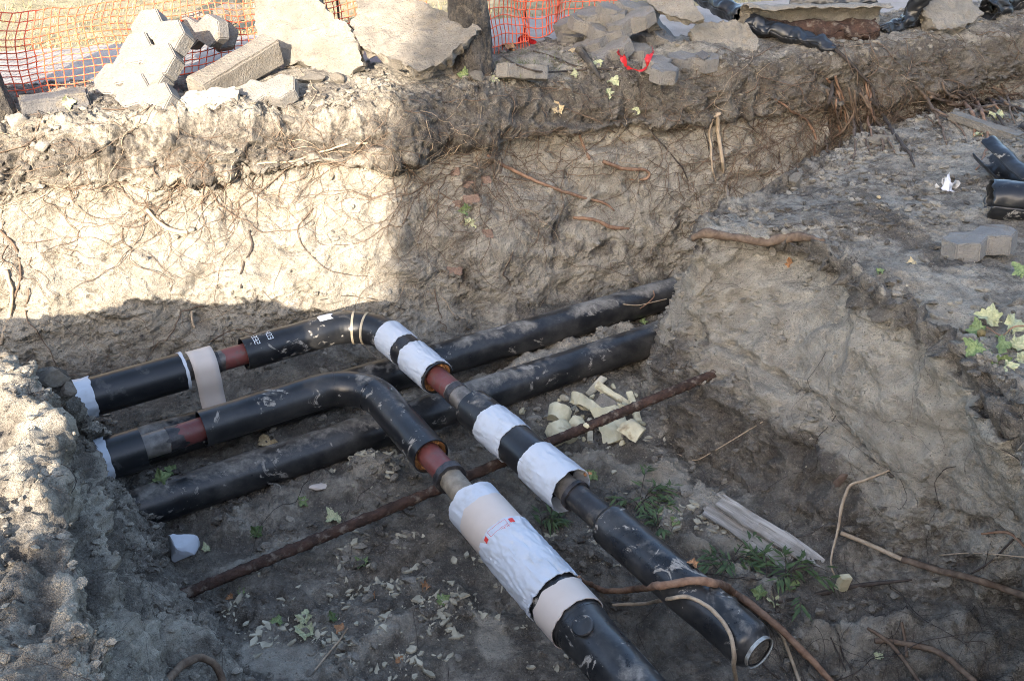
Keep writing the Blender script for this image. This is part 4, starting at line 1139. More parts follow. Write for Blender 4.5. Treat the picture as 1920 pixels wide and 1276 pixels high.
# leaning hexagon pavers, left
nP = Vector((-.30, -.66, .69)).normalized(); pP = at(265, 205, z=.02)
grp = 'hexagon pavers leaning on the left'
for k, (a, b, n, off, lab) in enumerate((
     ((278, 50), (322, 72), 2, .03, 'top paver of the leaning hexagon stack'), ((262, 98), (306, 118), 2, .045, 'second paver from the top of the leaning hexagon stack'),
     ((240, 132), (284, 152), 2, .035, 'middle paver of the leaning hexagon stack with grooved face'), ((262, 178), (298, 192), 2, .05, 'lowest paver of the leaning hexagon stack, right of the mud lump'),
     ((205, 150), (232, 172), 2, .0, 'left paver of the leaning hexagon stack near the dark kerb'), ((205, 185), (250, 205), 2, -.02, 'half buried paver at the lower left of the leaning stack'))):
    A_, B_ = on_plane(*a, pP, nP), on_plane(*b, pP, nP)
    paver(n, (A_ + B_) / 2 + nP * off, nP + Vector((random.uniform(-.06, .06), random.uniform(-.06, .06), 0)), B_ - A_, lab, grp, 'paver', 1.12)
q = at(350, 62, y=6.25)
paver(3, q, (-.45, -.85, .25), Vector((.8, -.35, .15)), 'paver standing on edge behind the leaning stack, pointed lobes upward', grp)
q = at(392, 55, y=6.35); paver(2, q, (.35, -.8, .45), Vector((.6, .5, -.5)), 'paver tipped backwards in the gap behind the kerb stone', grp)
paver(2, at(497, 166, z=.09), (-.15, -.52, .84), Vector((1, .15, 0)), 'flat round-lobed paver lying in front of the big slab', None, 'paver', 1.0)

# right of the trunk: paver pile
grp = 'hexagon pavers in the heap right of the fence'
paver(2, at(980, 122, z=.10), (.05, .35, .94), Vector((1, -.06, 0)), 'paver lying at the bank edge right of the dark trunk', None, 'paver', .92)
pile = [  # u, v, lift, lobes, normal, xdir, label
 (1092, 62, .10, 2, (.1, -.5, .85), (1, .3, .2), 'lowest left paver of the heap beside the torn mesh'),
 (1078, 30, .20, 2, (-.3, -.35, .9), (.9, .5, .1), 'upper left paver of the heap with a square notch below'),
 (1128, 22, .28, 2, (-.1, -.45, .9), (.9, -.3, .3), 'paver in the heap top row, second from the left'),
 (1165, 14, .30, 2, (.2, -.4, .9), (1, .4, 0), 'paver in the heap top row, third from the left'),
 (1200, 10, .30, 2, (.25, -.55, .8), (.8, .5, -.2), 'paver in the heap top row, under the dark slab'),
 (1152, 52, .20, 3, (-.35, -.5, .8), (.86, .28, .36), 'long paver slanting up across the front of the heap'),
 (1137, 92, .10, 2, (-.3, -.62, .72), (.88, .2, .36), 'paver leaning under the long slanted one in the heap'),
 (1222, 38, .16, 2, (.5, -.5, .7), (.5, .2, -.8), 'paver tilted steeply down the right side of the heap'),
 (1200, 62, .10, 2, (-.1, -.4, .9), (.9, -.4, 0), 'small dark paver wedged low on the right of the heap'),
 (1245, 52, .12, 2, (.6, -.6, .5), (.3, .3, -.9), 'upright paver below the dark slab right of the heap'),
 (1196, 88, .09, 1, (-.05, -.45, .9), (1, .3, 0), 'single hexagon paver lying inside the red plastic loop'),
 (1240, 118, .08, 2, (.05, -.42, .9), (.15, -1, -.3), 'muddy paver pointing to the camera right of the red plastic'),
 (1300, 104, .07, 2, (.0, -.42, .9), (1, -.12, 0), 'pale blue-grey paver with a square mark beside the slab corner'),
 (1070, 98, .05, 1, (-.4, -.5, .76), (1, .2, 0), 'half buried paver left of the heap near the stump'),
 (1112, 42, .22, 2, (.2, -.5, .8), (.7, -.5, .3), 'paver between the upper left and the long slanted one'),
 (1180, 30, .27, 2, (-.2, -.6, .7), (.9, .2, -.3), 'paver resting on the upper end of the long slanted one'),
 (1110, 76, .10, 2, (-.2, -.4, .9), (.8, .6, 0), 'dark paver under the middle of the heap front'),
 (1172, 78, .08, 2, (.2, -.5, .8), (.9, -.3, .1), 'half covered paver at the right foot of the heap front'),
 (1262, 78, .07, 2, (.3, -.5, .8), (.6, -.6, 0), 'dusty paver between the muddy one and the dark slab')]
for (u, v, lz, n, nn, xd, lab) in pile:
    paver(n, at(u, v, z=lz), (nn[0], nn[1] * .35 + .08, nn[2]), xd, lab, grp, 'paver', .95)
m_ = rough_box('recess', (.07, .07, .01), M['paver_d'], .002, 3, .001); pose(m_, at(1318, 104, z=.085), (0, -.42, .9), (.7, .7, 0)); m_['label'] = 'square sunk mark'
pv = [o for o in bpy.data.objects if o.get('label', '').startswith('pale blue-grey')][0]
bpy.context.view_layer.update(); mw = m_.matrix_world.copy(); m_.parent = pv; m_.matrix_parent_inverse = pv.matrix_world.inverted(); m_.matrix_world = mw
slab('concrete_slab', [(1213, -25), (1214, 6), (1235, 20), (1268, 34), (1300, 39), (1322, 36), (1305, 14), (1285, -25), (1250, -40)], at(1270, 36, z=.26), (-.25, -.55, .8), .045, M['conc_dark'], 'dark thin slab on top of the paver heap', 'slab', seed=21)
slab('concrete_slab', [(1308, 38), (1405, 44), (1424, 78), (1424, 96), (1402, 99), (1340, 100), (1300, 92), (1296, 60)], at(1360, 98, z=.03), (.05, -.72, .69), .08, M['conc_dark'], 'muddy broken slab lying below the black pipe scraps', 'slab', seed=24, rough=.02)
slab('concrete_slab', [(1722, 4), (1752, -14), (1812, -8), (1848, 24), (1820, 42), (1786, 53), (1765, 57), (1748, 42)], at(1785, 52, z=.06), (.25, -.6, .75), .10, M['conc_dark'], 'tilted grey slab at the top right among black film', 'slab', seed=27, rough=.02)
V, Fc = ribbon([at(1160, 96, z=.10), at(1168, 112, z=.07), at(1182, 128, z=.03), at(1200, 129, z=.03), at(1214, 116, z=.08), at(1222, 88, z=.14)], .02, 5, .03)
o = link('plastic_strip', mesh_np('plastic_strip', V, Fc), M['redfilm']); tag(o, 'crumpled red plastic strip looped over a hexagon paver', 'plastic strip')
# black pipe scraps
def scrap(name, p0, p1, r, label, mat='pipe_elb', seed=0, arc=360, start=0, crush=.0, cat='pipe scrap', rough=.006, inner=None):
    p0, p1 = Vector(p0), Vector(p1); path = Path([p0, p1])
    n = 60; seg = 56; a = np.radians(np.linspace(start, start + arc, seg)); P, T, B, U = frames(path, np.full(1, .01))
    B, U, T = B[0], U[0], T[0]
    tt = np.linspace(0, 1, n); V = []
    ja = .012 * fbm(np.stack([np.cos(a) * 2, np.sin(a) * 2, np.full(seg, seed)], 1), 1.4, 3, seed); jb = .018 * fbm(np.stack([np.cos(a) * 2, np.sin(a) * 2, np.full(seg, seed + 5)], 1), 1.4, 3, seed)
    L_ = (p1 - p0).length
    for t in tt:
        s = (ja + (L_ + jb - ja) * t)[:, None]
        V.append(np.array(p0) + T * s + r * (np.cos(a)[:, None] * B + (1 - crush * t) * np.sin(a)[:, None] * U))
    V = np.concatenate(V); V += rough * np.stack([fbm(V, 9, 3, seed + k) for k in range(3)], 1)
    org = V.mean(0); o = link(name, mesh_np(name, V - org, grid_faces(n, seg)), M[mat]); o.location = org
    md = o.modifiers.new('wall', 'SOLIDIFY'); md.thickness = .007; md.offset = -1
    return tag(o, label, cat)
scrap('pipe_scrap', at(1300, -18, z=.24), at(1392, 34, z=.16), .062, 'black pipe stub with yellow foam stuck on it beside the dark slab', 'film', 3, rough=.02)
for k, (u, v, s) in enumerate(((1343, 8, .04), (1368, 22, .055), (1376, 30, .035))):
    chunk('foam_piece', u, v, (s * 1.4, s, s * 1.6), M['foamy'], ['upper of three yellow foam bits on the black pipe stub', 'largest of three yellow foam bits on the black pipe stub', 'lowest of three yellow foam bits on the black pipe stub'][k], 'foam', 'yellow foam on the black stub', seed=30 + k, sink=.5)
scrap('pipe_scrap', at(1402, 44, z=.14), at(1568, 92, z=.05), .058, 'dented black pipe length lying along the bank edge', 'film', 5, crush=.45, rough=.03)
hs_ = scrap('half_shell', at(1395, 46, z=.14), at(1662, 42, z=.14), .12, 'long grey half shell of old pipe lining open to the camera', 'conc_dark', 7, arc=200, start=65, cat='pipe shell', rough=.02)
scrap('pipe_lining', at(1425, 62, z=.07), at(1640, 60, z=.07), .075, 'rust brown foam core lying in the grey half shell', 'rust', 8, arc=360, cat='foam core', rough=.03)
scrap('film_roll', at(1735, -14, z=.30), at(1690, 52, z=.05), .05, 'grey-black film tube crumpled upright beside the half shell', 'film', 9, crush=.5, cat='plastic film', rough=.04)
scrap('film_roll', at(1650, 62, z=.05), at(1730, 36, z=.08), .045, 'black film roll lying behind the tilted grey slab', 'film', 10, crush=.3, cat='plastic film', rough=.04)
scrap('film_roll', at(1480, 8, z=.15), at(1640, 2, z=.2), .07, 'black pipe piece behind the grey half shell', 'film', 12, cat='pipe scrap', rough=.02)
scrap('film_roll', at(1850, 20, z=.1), at(1960, -20, z=.15), .07, 'black film heap at the top right corner', 'film', 13, cat='plastic film', rough=.05)
stick('branch', [(1515, 58), (1548, 78), (1588, 112), (1612, 138), (1640, 168), (1648, 196)], [.008, .011, .012, .010, .008, .004], M['twig'], 'dark branch slanting down the bank from the black pipe length', lift=2.0)
stick('stump', [(1080, 92), (1092, 100), (1106, 118), (1118, 136), (1128, 150)], [.022, .024, .020, .015, .008], M['bark'], 'short broken stump sticking up at the bank edge left of the red plastic', 'stump', lift=1.5, free={0: .10, 1: .07})
stick('branch', [(1000, 96), (1040, 108), (1080, 124), (1130, 130), (1160, 128)], .006, M['twig'], 'thin branch lying from the fence post to the stump', lift=1.5)
stick('branch', [(940, 104), (970, 122), (1010, 134), (1060, 134), (1100, 130)], .006, M['twig'], 'thin branch curving over the paver at the bank edge', lift=2.5)

# ================================================================== ON THE CLAY BANK
loc, _ = hit(1838, 486)
paver(2, loc + Vector((0, 0.06, .10)), (-.10, .10, .98), Vector((1, .36, .09)), 'hexagon paver lying on the clay bank below the black pipe end', None, 'paver', 1.0)
loc, _ = hit(1880, 420)
scrap('pipe_scrap', loc + Vector((-.04, .12, .085)), loc + Vector((.75, -.12, .10)), .095, 'cut black pipe end on the clay bank at the right edge', 'pipe_elb', 15)
scrap('pipe_scrap', at(1848, 278, z=-.13), at(1925, 352, z=-.22), .07, 'black pipe casing piece leaning above the cut pipe end', 'pipe_elb', 16, arc=300, start=40)
loc, _ = hit(1915, 300); scrap('pipe_scrap', loc + Vector((.03, .15, .2)), loc + Vector((.35, -.1, .05)), .09, 'upright black shell piece cut by the right edge', 'pipe_elb', 17, arc=150, start=90)
a_, _ = hit(1782, 226); b_, _ = hit(1900, 262)
kerb('concrete_strip', a_ + Vector((0, 0, -.01)), b_ + Vector((.05, 0, -.01)), .10, .055, M['conc'], 'narrow concrete strip lying on the back of the clay bank', 'concrete strip', 0, 8)
V, Fc = ribbon([hit(1765, 358)[0] + up * .01, hit(1775, 346)[0] + up * .035, hit(1788, 362)[0] + up * .01], .04, 9, .016)
o = link('paper_scrap', mesh_np('paper_scrap', V, Fc), M['paper']); tag(o, 'crumpled white paper scrap on the clay bank', 'paper')
chunk('stone', 1490, 350, (.11, .10, .12), M['conc_dark'], 'upright grey stone at the back edge of the clay bank', 'stone', seed=41)
chunk('stone', 1652, 268, (.16, .10, .08), M['conc_dark'], 'grey stone on the back edge of the clay bank near the roots', 'stone', seed=42)
chunk('stone', 1646, 372, (.03, .03, .025), M['lt'], 'small orange pebble on the clay bank left of the paper', 'stone', seed=43)
stick('root', [(1298, 446), (1330, 436), (1380, 446), (1430, 452), (1490, 444), (1545, 452)], [.018, .026, .024, .026, .022, .012], M['root'], 'thick muddy root lying along the front rim of the clay bank', 'root', lift=.5, seg=10, wob=.012)
# plane tree sprig with fruit
sp_ = empty('leaf_sprig', hit(1870, 640)[0], 'fresh green plane tree sprig with two round fruits on the clay bank', 'plant sprig')
base = hit(1900, 632)[0]
def child_leaf(parent, u, v, px, mat, k, rot, nn, lift):
    loc, _ = hit(u, v); s = px / F * rng_at(loc); me = LM[k].copy(); o = link('leaf', me, M[mat])
    tcv = (Vector((0, 0, CAMZ)) - loc).normalized()
    n = Vector(nn).normalized(); x = Vector((math.cos(rot), math.sin(rot), .0)); x = (x - n * x.dot(n)).normalized(); y = n.cross(x)
    o.matrix_world = Matrix.Translation(loc + tcv * lift - parent.location) @ Matrix((x, y, n)).transposed().to_4x4() @ Matrix.Scale(s, 4)
    mb = o.matrix_world.copy(); o.parent = parent; o.matrix_basis = mb; return o
for k, (u, v, s, m_, r, nn) in enumerate(((1858, 598, 68, 'lp', 2.6, (-.2, -.5, .8)), (1836, 618, 50, 'lg', 3.0, (-.5, -.5, .6)), (1898, 612, 62, 'lp', 1.2, (.1, -.6, .8)), (1880, 640, 58, 'lg', 4.4, (.2, -.6, .8)), (1905, 645, 60, 'lp', 5.6, (.1, -.5, .9)),
     (1870, 680, 66, 'lg', 4.9, (-.2, -.8, .6)), (1888, 686, 46, 'lp', 5.2, (.3, -.8, .5)), (1830, 650, 58, 'lg', 3.9, (-.3, -.6, .7)), (1915, 672, 50, 'lp', 5.8, (0, -.7, .7)), (1915, 510, 46, 'lg', 2.0, (0, -.5, .9)))):
    child_leaf(sp_, u, v, s, m_, k % 6, r, nn, .03 + .012 * (k % 4))
M['fruit'] = simple_mat('plane_fruit', (.16, .13, .06), (.28, .22, .11), 60, .9, 1.0, 120, .01, .1)
for (u, v) in ((1822, 634), (1840, 624)):
    loc, _ = hit(u, v); tcv = (Vector((0, 0, CAMZ)) - loc).normalized()
    bm = bmesh.new(); bmesh.ops.create_icosphere(bm, subdivisions=4, radius=.018)
    Vv = np.array([q_.co[:] for q_ in bm.verts]); dd = worley(Vv, 260, 3)[0] * .005
    for q_, k in zip(bm.verts, dd): q_.co = q_.co * (1 + float(k) / .018 * -.6)
    me = bpy.data.meshes.new('fruit'); bm.to_mesh(me); bm.free(); f_ = link('fruit', me, M['fruit']); f_.parent = sp_; f_.location = loc + tcv * .06 - sp_.location
V, Fc = sweep([base + Vector((.12, -.02, .05)), base + Vector((0, 0, .05)), hit(1870, 640)[0] + Vector((0, -.02, .04)), hit(1840, 622)[0] + Vector((0, -.03, .04))], [.004, .0035, .003, .002], 6, 24); part('stem', sp_, M['root_red'], V, Fc)

# ================================================================== ON THE TRENCH FLOOR
# yellow foam pile
grp = 'yellow foam shards heaped by the rusty pipe'
def foam_curve(u, v, R, arc, width, thick, rot, label, seed):
    """piece of insulation shell: a curved wedge"""
    loc = at(u, v, z=-1.25); a = np.radians(np.linspace(-arc / 2, arc / 2, 26)); V = []
    for w in np.linspace(-width / 2, width / 2, 12):
        for (r, ) in ((R,), (R + thick * .5,), (R + thick,), (R + thick * .5,)) if False else ((R,), (R + thick,)):
            V.append(np.stack([np.sin(a) * r, np.full(26, w), np.cos(a) * r - R], 1))
    n = 12; seg = 26
    P = np.array(V).reshape(n, 2, seg, 3); outer = P[:, 1].reshape(-1, 3); inner = P[:, 0].reshape(-1, 3)
    Fo = grid_faces(n, seg); Fi = Fo[:, ::-1] + n * seg
    W = np.concatenate([outer, inner]); k = n * seg
    rim = []
    idx = np.arange(k).reshape(n, seg)
    loop = list(idx[0]) + list(idx[1:, -1]) + list(idx[-1, ::-1][1:]) + list(idx[1:-1, 0][::-1])
    for a_, b_ in zip(loop, loop[1:] + loop[:1]): rim.append((b_, a_, a_ + k, b_ + k))
    W = W + .010 * np.stack([fbm(W + seed, 16, 3, seed + q) for q in range(3)], 1) + .02 * np.stack([fbm(W + seed, 5, 2, seed + q + 5) for q in range(3)], 1)
    o = link('foam_shard', mesh_np('foam_shard', W, np.concatenate([Fo, Fi, np.array(rim)])), M['foamy'])
    o.data.set_sharp_from_angle(angle=math.radians(40))
    o.rotation_euler = rot; o.location = loc + up * (thick * .6 + .01)
    return tag(o, label, 'foam', grp)
foam_curve(1050, 826, .022, 175, .10, .050, (.35, .15, .5), 'big rounded foam shard at the pile front beside the white sleeve', 1)
foam_curve(1050, 786, .02, 170, .08, .042, (.5, -.2, -.5), 'rounded foam shard second from the front of the pile', 2)
foam_curve(1090, 768, .02, 180, .09, .048, (.5, .5, 1.9), 'curved foam shard standing at the back left of the pile', 3)
foam_curve(1082, 806, .02, 160, .07, .035, (.2, .3, 1.0), 'foam shard lying in the middle of the pile left side', 4)
foam_curve(1150, 800, .10, 90, .20, .012, (.5, .1, .35), 'broad brown-grey foam shell under the rusty pipe', 5)
foam_curve(1182, 824, .012, 110, .11, .055, (.2, -.3, .8), 'triangular foam shard in front of the rusty pipe', 6)
foam_curve(1166, 772, .006, 300, .06, .030, (1.2, .1, .2), 'short round foam plug at the back of the pile', 7)
def bar(u, v, u2, v2, w, h, mat, label, lift=.02):
    a = at(u, v, z=-1.28 + lift); b = at(u2, v2, z=-1.28 + lift)
    o = rough_box('foam_shard', ((b - a).length, w, h), mat, .004, int(u), .008); pose(o, (a + b) / 2, (0.1, -.4, .9), b - a); return tag(o, label, 'foam', grp)
bar(1118, 728, 1180, 752, .04, .028, M['foamy'], 'long straight foam strip along the back of the pile', .06)
bar(1106, 762, 1150, 782, .04, .022, M['foamy'], 'foam strip below the dark shell in the pile middle', .04)
bar(1178, 745, 1200, 782, .035, .025, M['foamy'], 'foam strip pointing at the rusty pipe on the pile right', .05)
bar(1104, 736, 1130, 712, .04, .02, M['chip'], 'greyish foam strip against the black pipe behind the pile', .03)
bar(1120, 752, 1152, 766, .10, .012, M['conc_dark'], 'dark brown shell plate in the middle of the foam pile', .05)
bar(1104, 792, 1108, 822, .03, .02, M['chip'], 'upright pale foam sliver left of the broad shell', .02)
for k, (u, v, s) in enumerate(((1060, 748, .055), (1048, 752, .03), (1035, 800, .045), (1028, 812, .03), (1092, 786, .04), (1100, 800, .035), (1115, 778, .04), (1128, 742, .03), (1150, 726, .035), (1080, 822, .04), (1095, 826, .03), (1192, 742, .04), (1140, 822, .04), (1205, 795, .035), (980, 773, .045), (1000, 781, .03), (1168, 832, .04), (1110, 745, .03))):
    chunk('foam_shard', u, v, (s * 1.3, s, s * .8), M['foamy' if k % 3 else 'chip'], ('small foam bit ' + ('lying loose left of the foam heap' if u < 1010 else 'at the front of the foam heap near the white sleeve' if u < 1085 and v > 790 else 'at the back left of the foam heap' if u < 1085 else 'just below the rusty pipe by the foam heap' if v > 815 else 'at the back of the foam heap against the black pipe' if v < 760 else 'inside the foam heap beside the broad shell')), 'foam', grp, seed=50 + k % 7, rot=(k, k * 2, k * 3), sink=.3)
chunk('foam_shard', 1286, 922, (.10, .075, .035), M['stone'], 'flat white broken plate at the foot of the clay bank', 'foam', seed=44, rot=(.1, .1, .5))
o = chunk('cement_bag', 342, 1034, (.20, .15, .15), M['wrap'], 'white wrapped block under the floor pipe by the near bank', 'block', seed=52, rot=(.1, 0, .5), sink=.3)
chunk('plastic_plate', 601, 914, (.12, .06, .02), M['beige'], 'small beige plastic plate below the floor pipe', 'plastic', seed=46, rot=(.3, .1, .4))
chunk('brick_fragment', 1573, 905, (.07, .05, .13), M['brick'], 'broken red brick corner sticking out of the clay slope', 'brick', seed=47, rot=(.2, .3, .2), sink=.4)
for k, (u, v, s, lab) in enumerate(((770, 1090, .085, 'largest pale broken plate on the floor left of the long white sleeve'), (760, 1070, .05, 'pale chunk just above the largest broken plate on the floor'), (752, 1135, .05, 'square grey chunk below the largest broken plate'), (715, 868, .05, 'pale round lump under the elbow on the floor'), (693, 888, .035, 'small pale lump left of the round one under the elbow'),
      (665, 1235, .06, 'pale stone in the lower left of the floor'), (860, 1235, .04, 'small split stone in the bottom middle of the floor'), (1052, 1248, .04, 'round grey stone at the bottom beside the near pipe'), (990, 1250, .03, 'small pale stone at the bottom left of the near pipe'), (580, 1262, .06, 'flat white chip at the bottom edge of the floor'), (1490, 1072, .10, 'dark grey stone under the plank ends'), (1352, 1040, .05, 'grey pebble beside the plank start'))):
    chunk('stone', u, v, (s, s * .8, s * .5), M['stone' if k not in (2, 7, 10, 11) else 'conc_dark'], lab, 'stone', seed=60 + k, rot=(0, .1 * k, k))
for k, (u, v, s_) in enumerate(((100, 712, .13), (128, 735, .09))):
    chunk('earth_lump', u, v, (s_, s_ * .8, s_ * .7), M['conc'], ['larger pale earth lump on the near bank corner by the white film', 'smaller earth lump on the near bank corner under the larger one'][k], 'earth lump', seed=71 + k, sink=.3)
# planks
def plank(px, w, th, label, seed, lift=.02):
    a, _ = hit(*px[0]); b, _ = hit(*px[1]); a = a + up * lift; b = b + up * lift
    o = rough_box('plank', ((b - a).length, w, th), M['plank'], .003, seed, .012); pose(o, (a + b) / 2, (-.1, -.35, .93), b - a); L_ = (b - a).length
    for k in range(4):
        q = rough_box('splinter', (L_ * (.35 + .12 * k), w * .16, th * .6), M['plank'], .001, seed * 5 + k, .006); q.parent = o
        q.location = ((-1) ** k * L_ * (.30 - .03 * k), w * (-.42 + .27 * k), th * (.35 - .15 * k)); q.rotation_euler = (.2 * k, .02 * k, .03 * (k - 1.5))
    return tag(o, label, 'plank', 'grey planks beside the near pipe')
plank(((1348, 962), (1512, 1052)), .075, .02, 'widest grey plank, splintered on top of the other planks', 3, .05)
plank(((1322, 962), (1480, 1058)), .07, .015, 'grey plank underneath the widest one, partly buried', 4, .015)
plank(((1425, 1005), (1545, 1062)), .055, .016, 'shortest grey plank with splintered end nearest the clay bank', 5, .04)
chunk('foam_shard', 1402, 1045, (.06, .05, .10), M['foamy'], 'yellow foam lump among green leaves at the plank side', 'foam', seed=48, rot=(.4, .2, .1))
bar_ = rough_box('foam_block', (.05, .03, .085), M['foamy'], .003, 9, .004); bar_.location = hit(1578, 1105)[0] + up * .04; bar_.rotation_euler = (.1, .1, .3); tag(bar_, 'yellow foam block standing below the hanging root', 'foam')
# roots and branches in the lower right
R_, RP, RR, TW = M['root'], M['root_pale'], M['root_red'], M['twig']
stick('root', [(1085, 1082), (1115, 1098), (1150, 1108), (1190, 1104), (1230, 1098), (1270, 1092), (1310, 1088), (1340, 1094), (1370, 1106), (1405, 1132), (1440, 1160), (1475, 1188), (1520, 1235), (1570, 1290)], [.006, .010, .013, .014, .015, .016, .017, .017, .018, .017, .017, .016, .014, .012], RR, 'thick reddish root arching over the near black pipe end', 'root', lift=1.6, seg=12, wob=.008, free={1: .05, 2: .09, 3: .09, 10: .10, 11: .10, 9: .06, 12: .08})
stick('root', [(1148, 1134), (1180, 1133), (1220, 1128), (1255, 1122), (1290, 1118), (1318, 1130), (1340, 1150), (1356, 1168), (1368, 1190), (1374, 1215), (1376, 1240), (1382, 1290)], [.005, .007, .008, .008, .008, .008, .008, .008, .008, .008, .008, .007], RP, 'thin pale root curling down across the near black pipe', 'root', lift=2.0, wob=.005, free={0: .12, 1: .10, 2: .06, 11: .1})
stick('root', [(1438, 1162), (1465, 1190), (1480, 1225), (1500, 1280)], [.004, .007, .007, .008], RP, 'pale root hanging past the white pipe ring', 'root', lift=3)
stick('branch', [(1576, 998), (1630, 1020), (1692, 1048)], [.010, .010, .010], M['root_pale'], 'peeled light end of the broken branch at lower right', 'branch', lift=2, free={0: .05, 1: .05, 2: .05})
stick('branch', [(1690, 1048), (1760, 1068), (1830, 1085), (1890, 1105), (1960, 1130)], [.013, .014, .014, .015, .016], R_, 'dark barked branch running to the right edge from the peeled end', 'branch', lift=2, free={0: .05, 1: .05, 2: .05, 3: .05}, wob=.006)
stick('root', [(1668, 882), (1620, 900), (1592, 912), (1578, 950), (1572, 990), (1562, 1030), (1558, 1055), (1566, 1080)], [.004, .006, .007, .007, .006, .005, .005, .004], RP, 'pale root looping down the clay slope past the red brick corner', 'root', lift=4, wob=.003, free={2: .05, 3: .08, 4: .09, 5: .08, 6: .06})
stick('root', [(1640, 1200), (1680, 1202), (1730, 1212), (1780, 1235), (1830, 1280)], [.010, .012, .012, .012, .012], R_, 'smooth grey root in the bottom right corner', 'root', lift=1.5, wob=.006)
stick('root', [(1626, 1176), (1660, 1198), (1690, 1230), (1725, 1280)], [.006, .008, .008, .007], R_, 'forked grey root crossing the smooth one at bottom right', 'root', lift=2.5)
stick('root', [(1840, 1000), (1890, 998), (1925, 1028)], [.004, .006, .006], RR, 'reddish rootlet curving off the right edge', 'root', lift=2)
stick('root', [(1760, 1040), (1830, 1036), (1925, 1044)], .003, RP, 'thin straight rootlet above the dark branch', 'root', lift=2)
stick('root', [(1900, 1010), (1860, 1050), (1820, 1075)], .004, TW, 'black rootlet crossing behind the dark branch', 'root', lift=2)
stick('branch', [(1460, 1128), (1540, 1112), (1620, 1096), (1710, 1086)], [.006, .010, .010, .004], TW, 'black stick lying on the floor below the planks', 'branch', lift=1)
stick('root', [(1690, 1165), (1697, 1200), (1700, 1230)], .006, R_, 'short upright root stub near the bottom right', 'root', lift=2)
stick('root', [(305, 1290), (325, 1262), (350, 1240), (378, 1232), (402, 1245), (418, 1275), (424, 1300)], [.010, .012, .013, .013, .012, .012, .011], R_, 'arched pale root at the bottom edge of the near bank', 'root', lift=2, free={2: .05, 3: .07, 4: .05}, wob=.006)
stick('twig', [(585, 1262), (615, 1225), (640, 1195), (652, 1176)], [.004, .004, .004, .003], RP, 'pale thin twig leaning up at the bottom of the floor', 'twig', lift=3, free={2: .04, 3: .06})
stick('twig', [(1430, 790), (1330, 850), (1300, 862), (1270, 850)], .003, RP, 'thin rootlet trailing from the clay bank foot to the floor', 'root', lift=1)
stick('root', [(1168, 570), (1196, 572), (1225, 566), (1250, 560)], .003, RP, 'pale rootlet across the far end of the floor pipe', 'root', lift=3)
stick('root', [(1225, 545), (1226, 556), (1212, 570), (1200, 578)], .0035, RR, 'brown rootlet drooping on the far end of the floor pipe', 'root', lift=4)
# roots on the walls
wall_roots = [
 ([(10, 505), (22, 545), (18, 590), (4, 630), (0, 645)], .010, RP, 'thick pale root at the lower left edge of the lit wall'),
 ([(275, 392), (300, 420), (322, 432), (352, 434)], .012, RP, 'thick pale root poking out of the middle of the lit wall'),
 ([(466, 430), (472, 465), (455, 498), (452, 540)], .006, TW, 'dark root hanging down the lit wall right of the pale root'),
 ([(482, 308), (545, 302), (600, 286), (648, 272), (690, 268)], .006, RP, 'pale root along the lip of the lit bank'),
 ([(755, 305), (800, 345), (840, 370), (872, 384)], .005, R_, 'straight root at the shadow edge ending in a leaf sprig'),
 ([(915, 292), (960, 318), (1020, 345), (1080, 366), (1130, 380), (1152, 395)], [.010, .012, .011, .010, .009, .005], RR, 'long root slanting down the shaded wall below the overhang'),
 ([(1086, 252), (1096, 275), (1106, 298)], [.009, .011, .011], RR, 'short cut root stub under the overhang'),
 ([(1130, 302), (1170, 316), (1205, 318), (1218, 326), (1210, 336), (1180, 336)], [.012, .012, .011, .010, .009, .006], RR, 'hooked pale root in the middle of the shaded wall'),
 ([(1075, 408), (1110, 412), (1150, 425), (1180, 428)], [.010, .012, .012, .008], RR, 'thick broken root low in the shaded wall'),
 ([(1352, 212), (1335, 225), (1332, 260), (1336, 310), (1342, 340)], [.008, .009, .008, .006, .003], RP, 'pale split root, left strand, hanging before the shaded wall'),
 ([(1345, 212), (1348, 250), (1354, 300), (1362, 350), (1368, 392)], [.012, .013, .012, .011, .007], RP, 'thick pale split root hanging before the shaded wall'),
 ([(1450, 182), (1480, 205), (1512, 225), (1528, 255), (1526, 290)], [.005, .008, .009, .009, .006], RR, 'bent root with pale tip left of the root tangle'),
 ([(1390, 215), (1420, 250), (1450, 268), (1462, 300), (1448, 320)], .005, TW, 'dark curved root right of the pale split root'),
 ([(1300, 200), (1320, 240), (1330, 280)], .004, TW, 'dark thin root left of the pale split root'),
 ([(1425, 330), (1450, 320), (1480, 312), (1496, 320)], .005, R_, 'root arching over the back edge of the clay bank'),
 ([(1212, 235), (1250, 280), (1275, 310), (1290, 340)], .005, TW, 'dark root slanting down from the overhang in the shaded wall'),
 ([(1270, 310), (1340, 300), (1400, 285)], .003, R_, 'thin horizontal root across the shaded wall'),
 ([(1050, 200), (1090, 214), (1130, 232), (1165, 262), (1200, 300)], .004, R_, 'thin root creeping along the overhang under the pale leaf'),
 ([(0, 430), (30, 470), (38, 520), (25, 560)], .006, R_, 'brown root at the left edge below the bank lip'),
 ([(360, 585), (362, 605), (366, 614)], .007, RP, 'pale root stub at the shadow edge low on the lit wall'),
 ([(600, 560), (650, 555), (700, 560), (760, 580)], .003, TW, 'dark rootlet beside the elbow on the far wall'),
 ([(800, 545), (830, 560), (850, 590), (872, 598)], .003, RP, 'pale rootlet above the elbow film bands'),
]
for (px, r, m_, lab) in wall_roots:
    stick('root', px, r, m_, lab, 'root', 'roots sticking out of the far wall', lift=1.6, wob=.008, seed=len(lab))
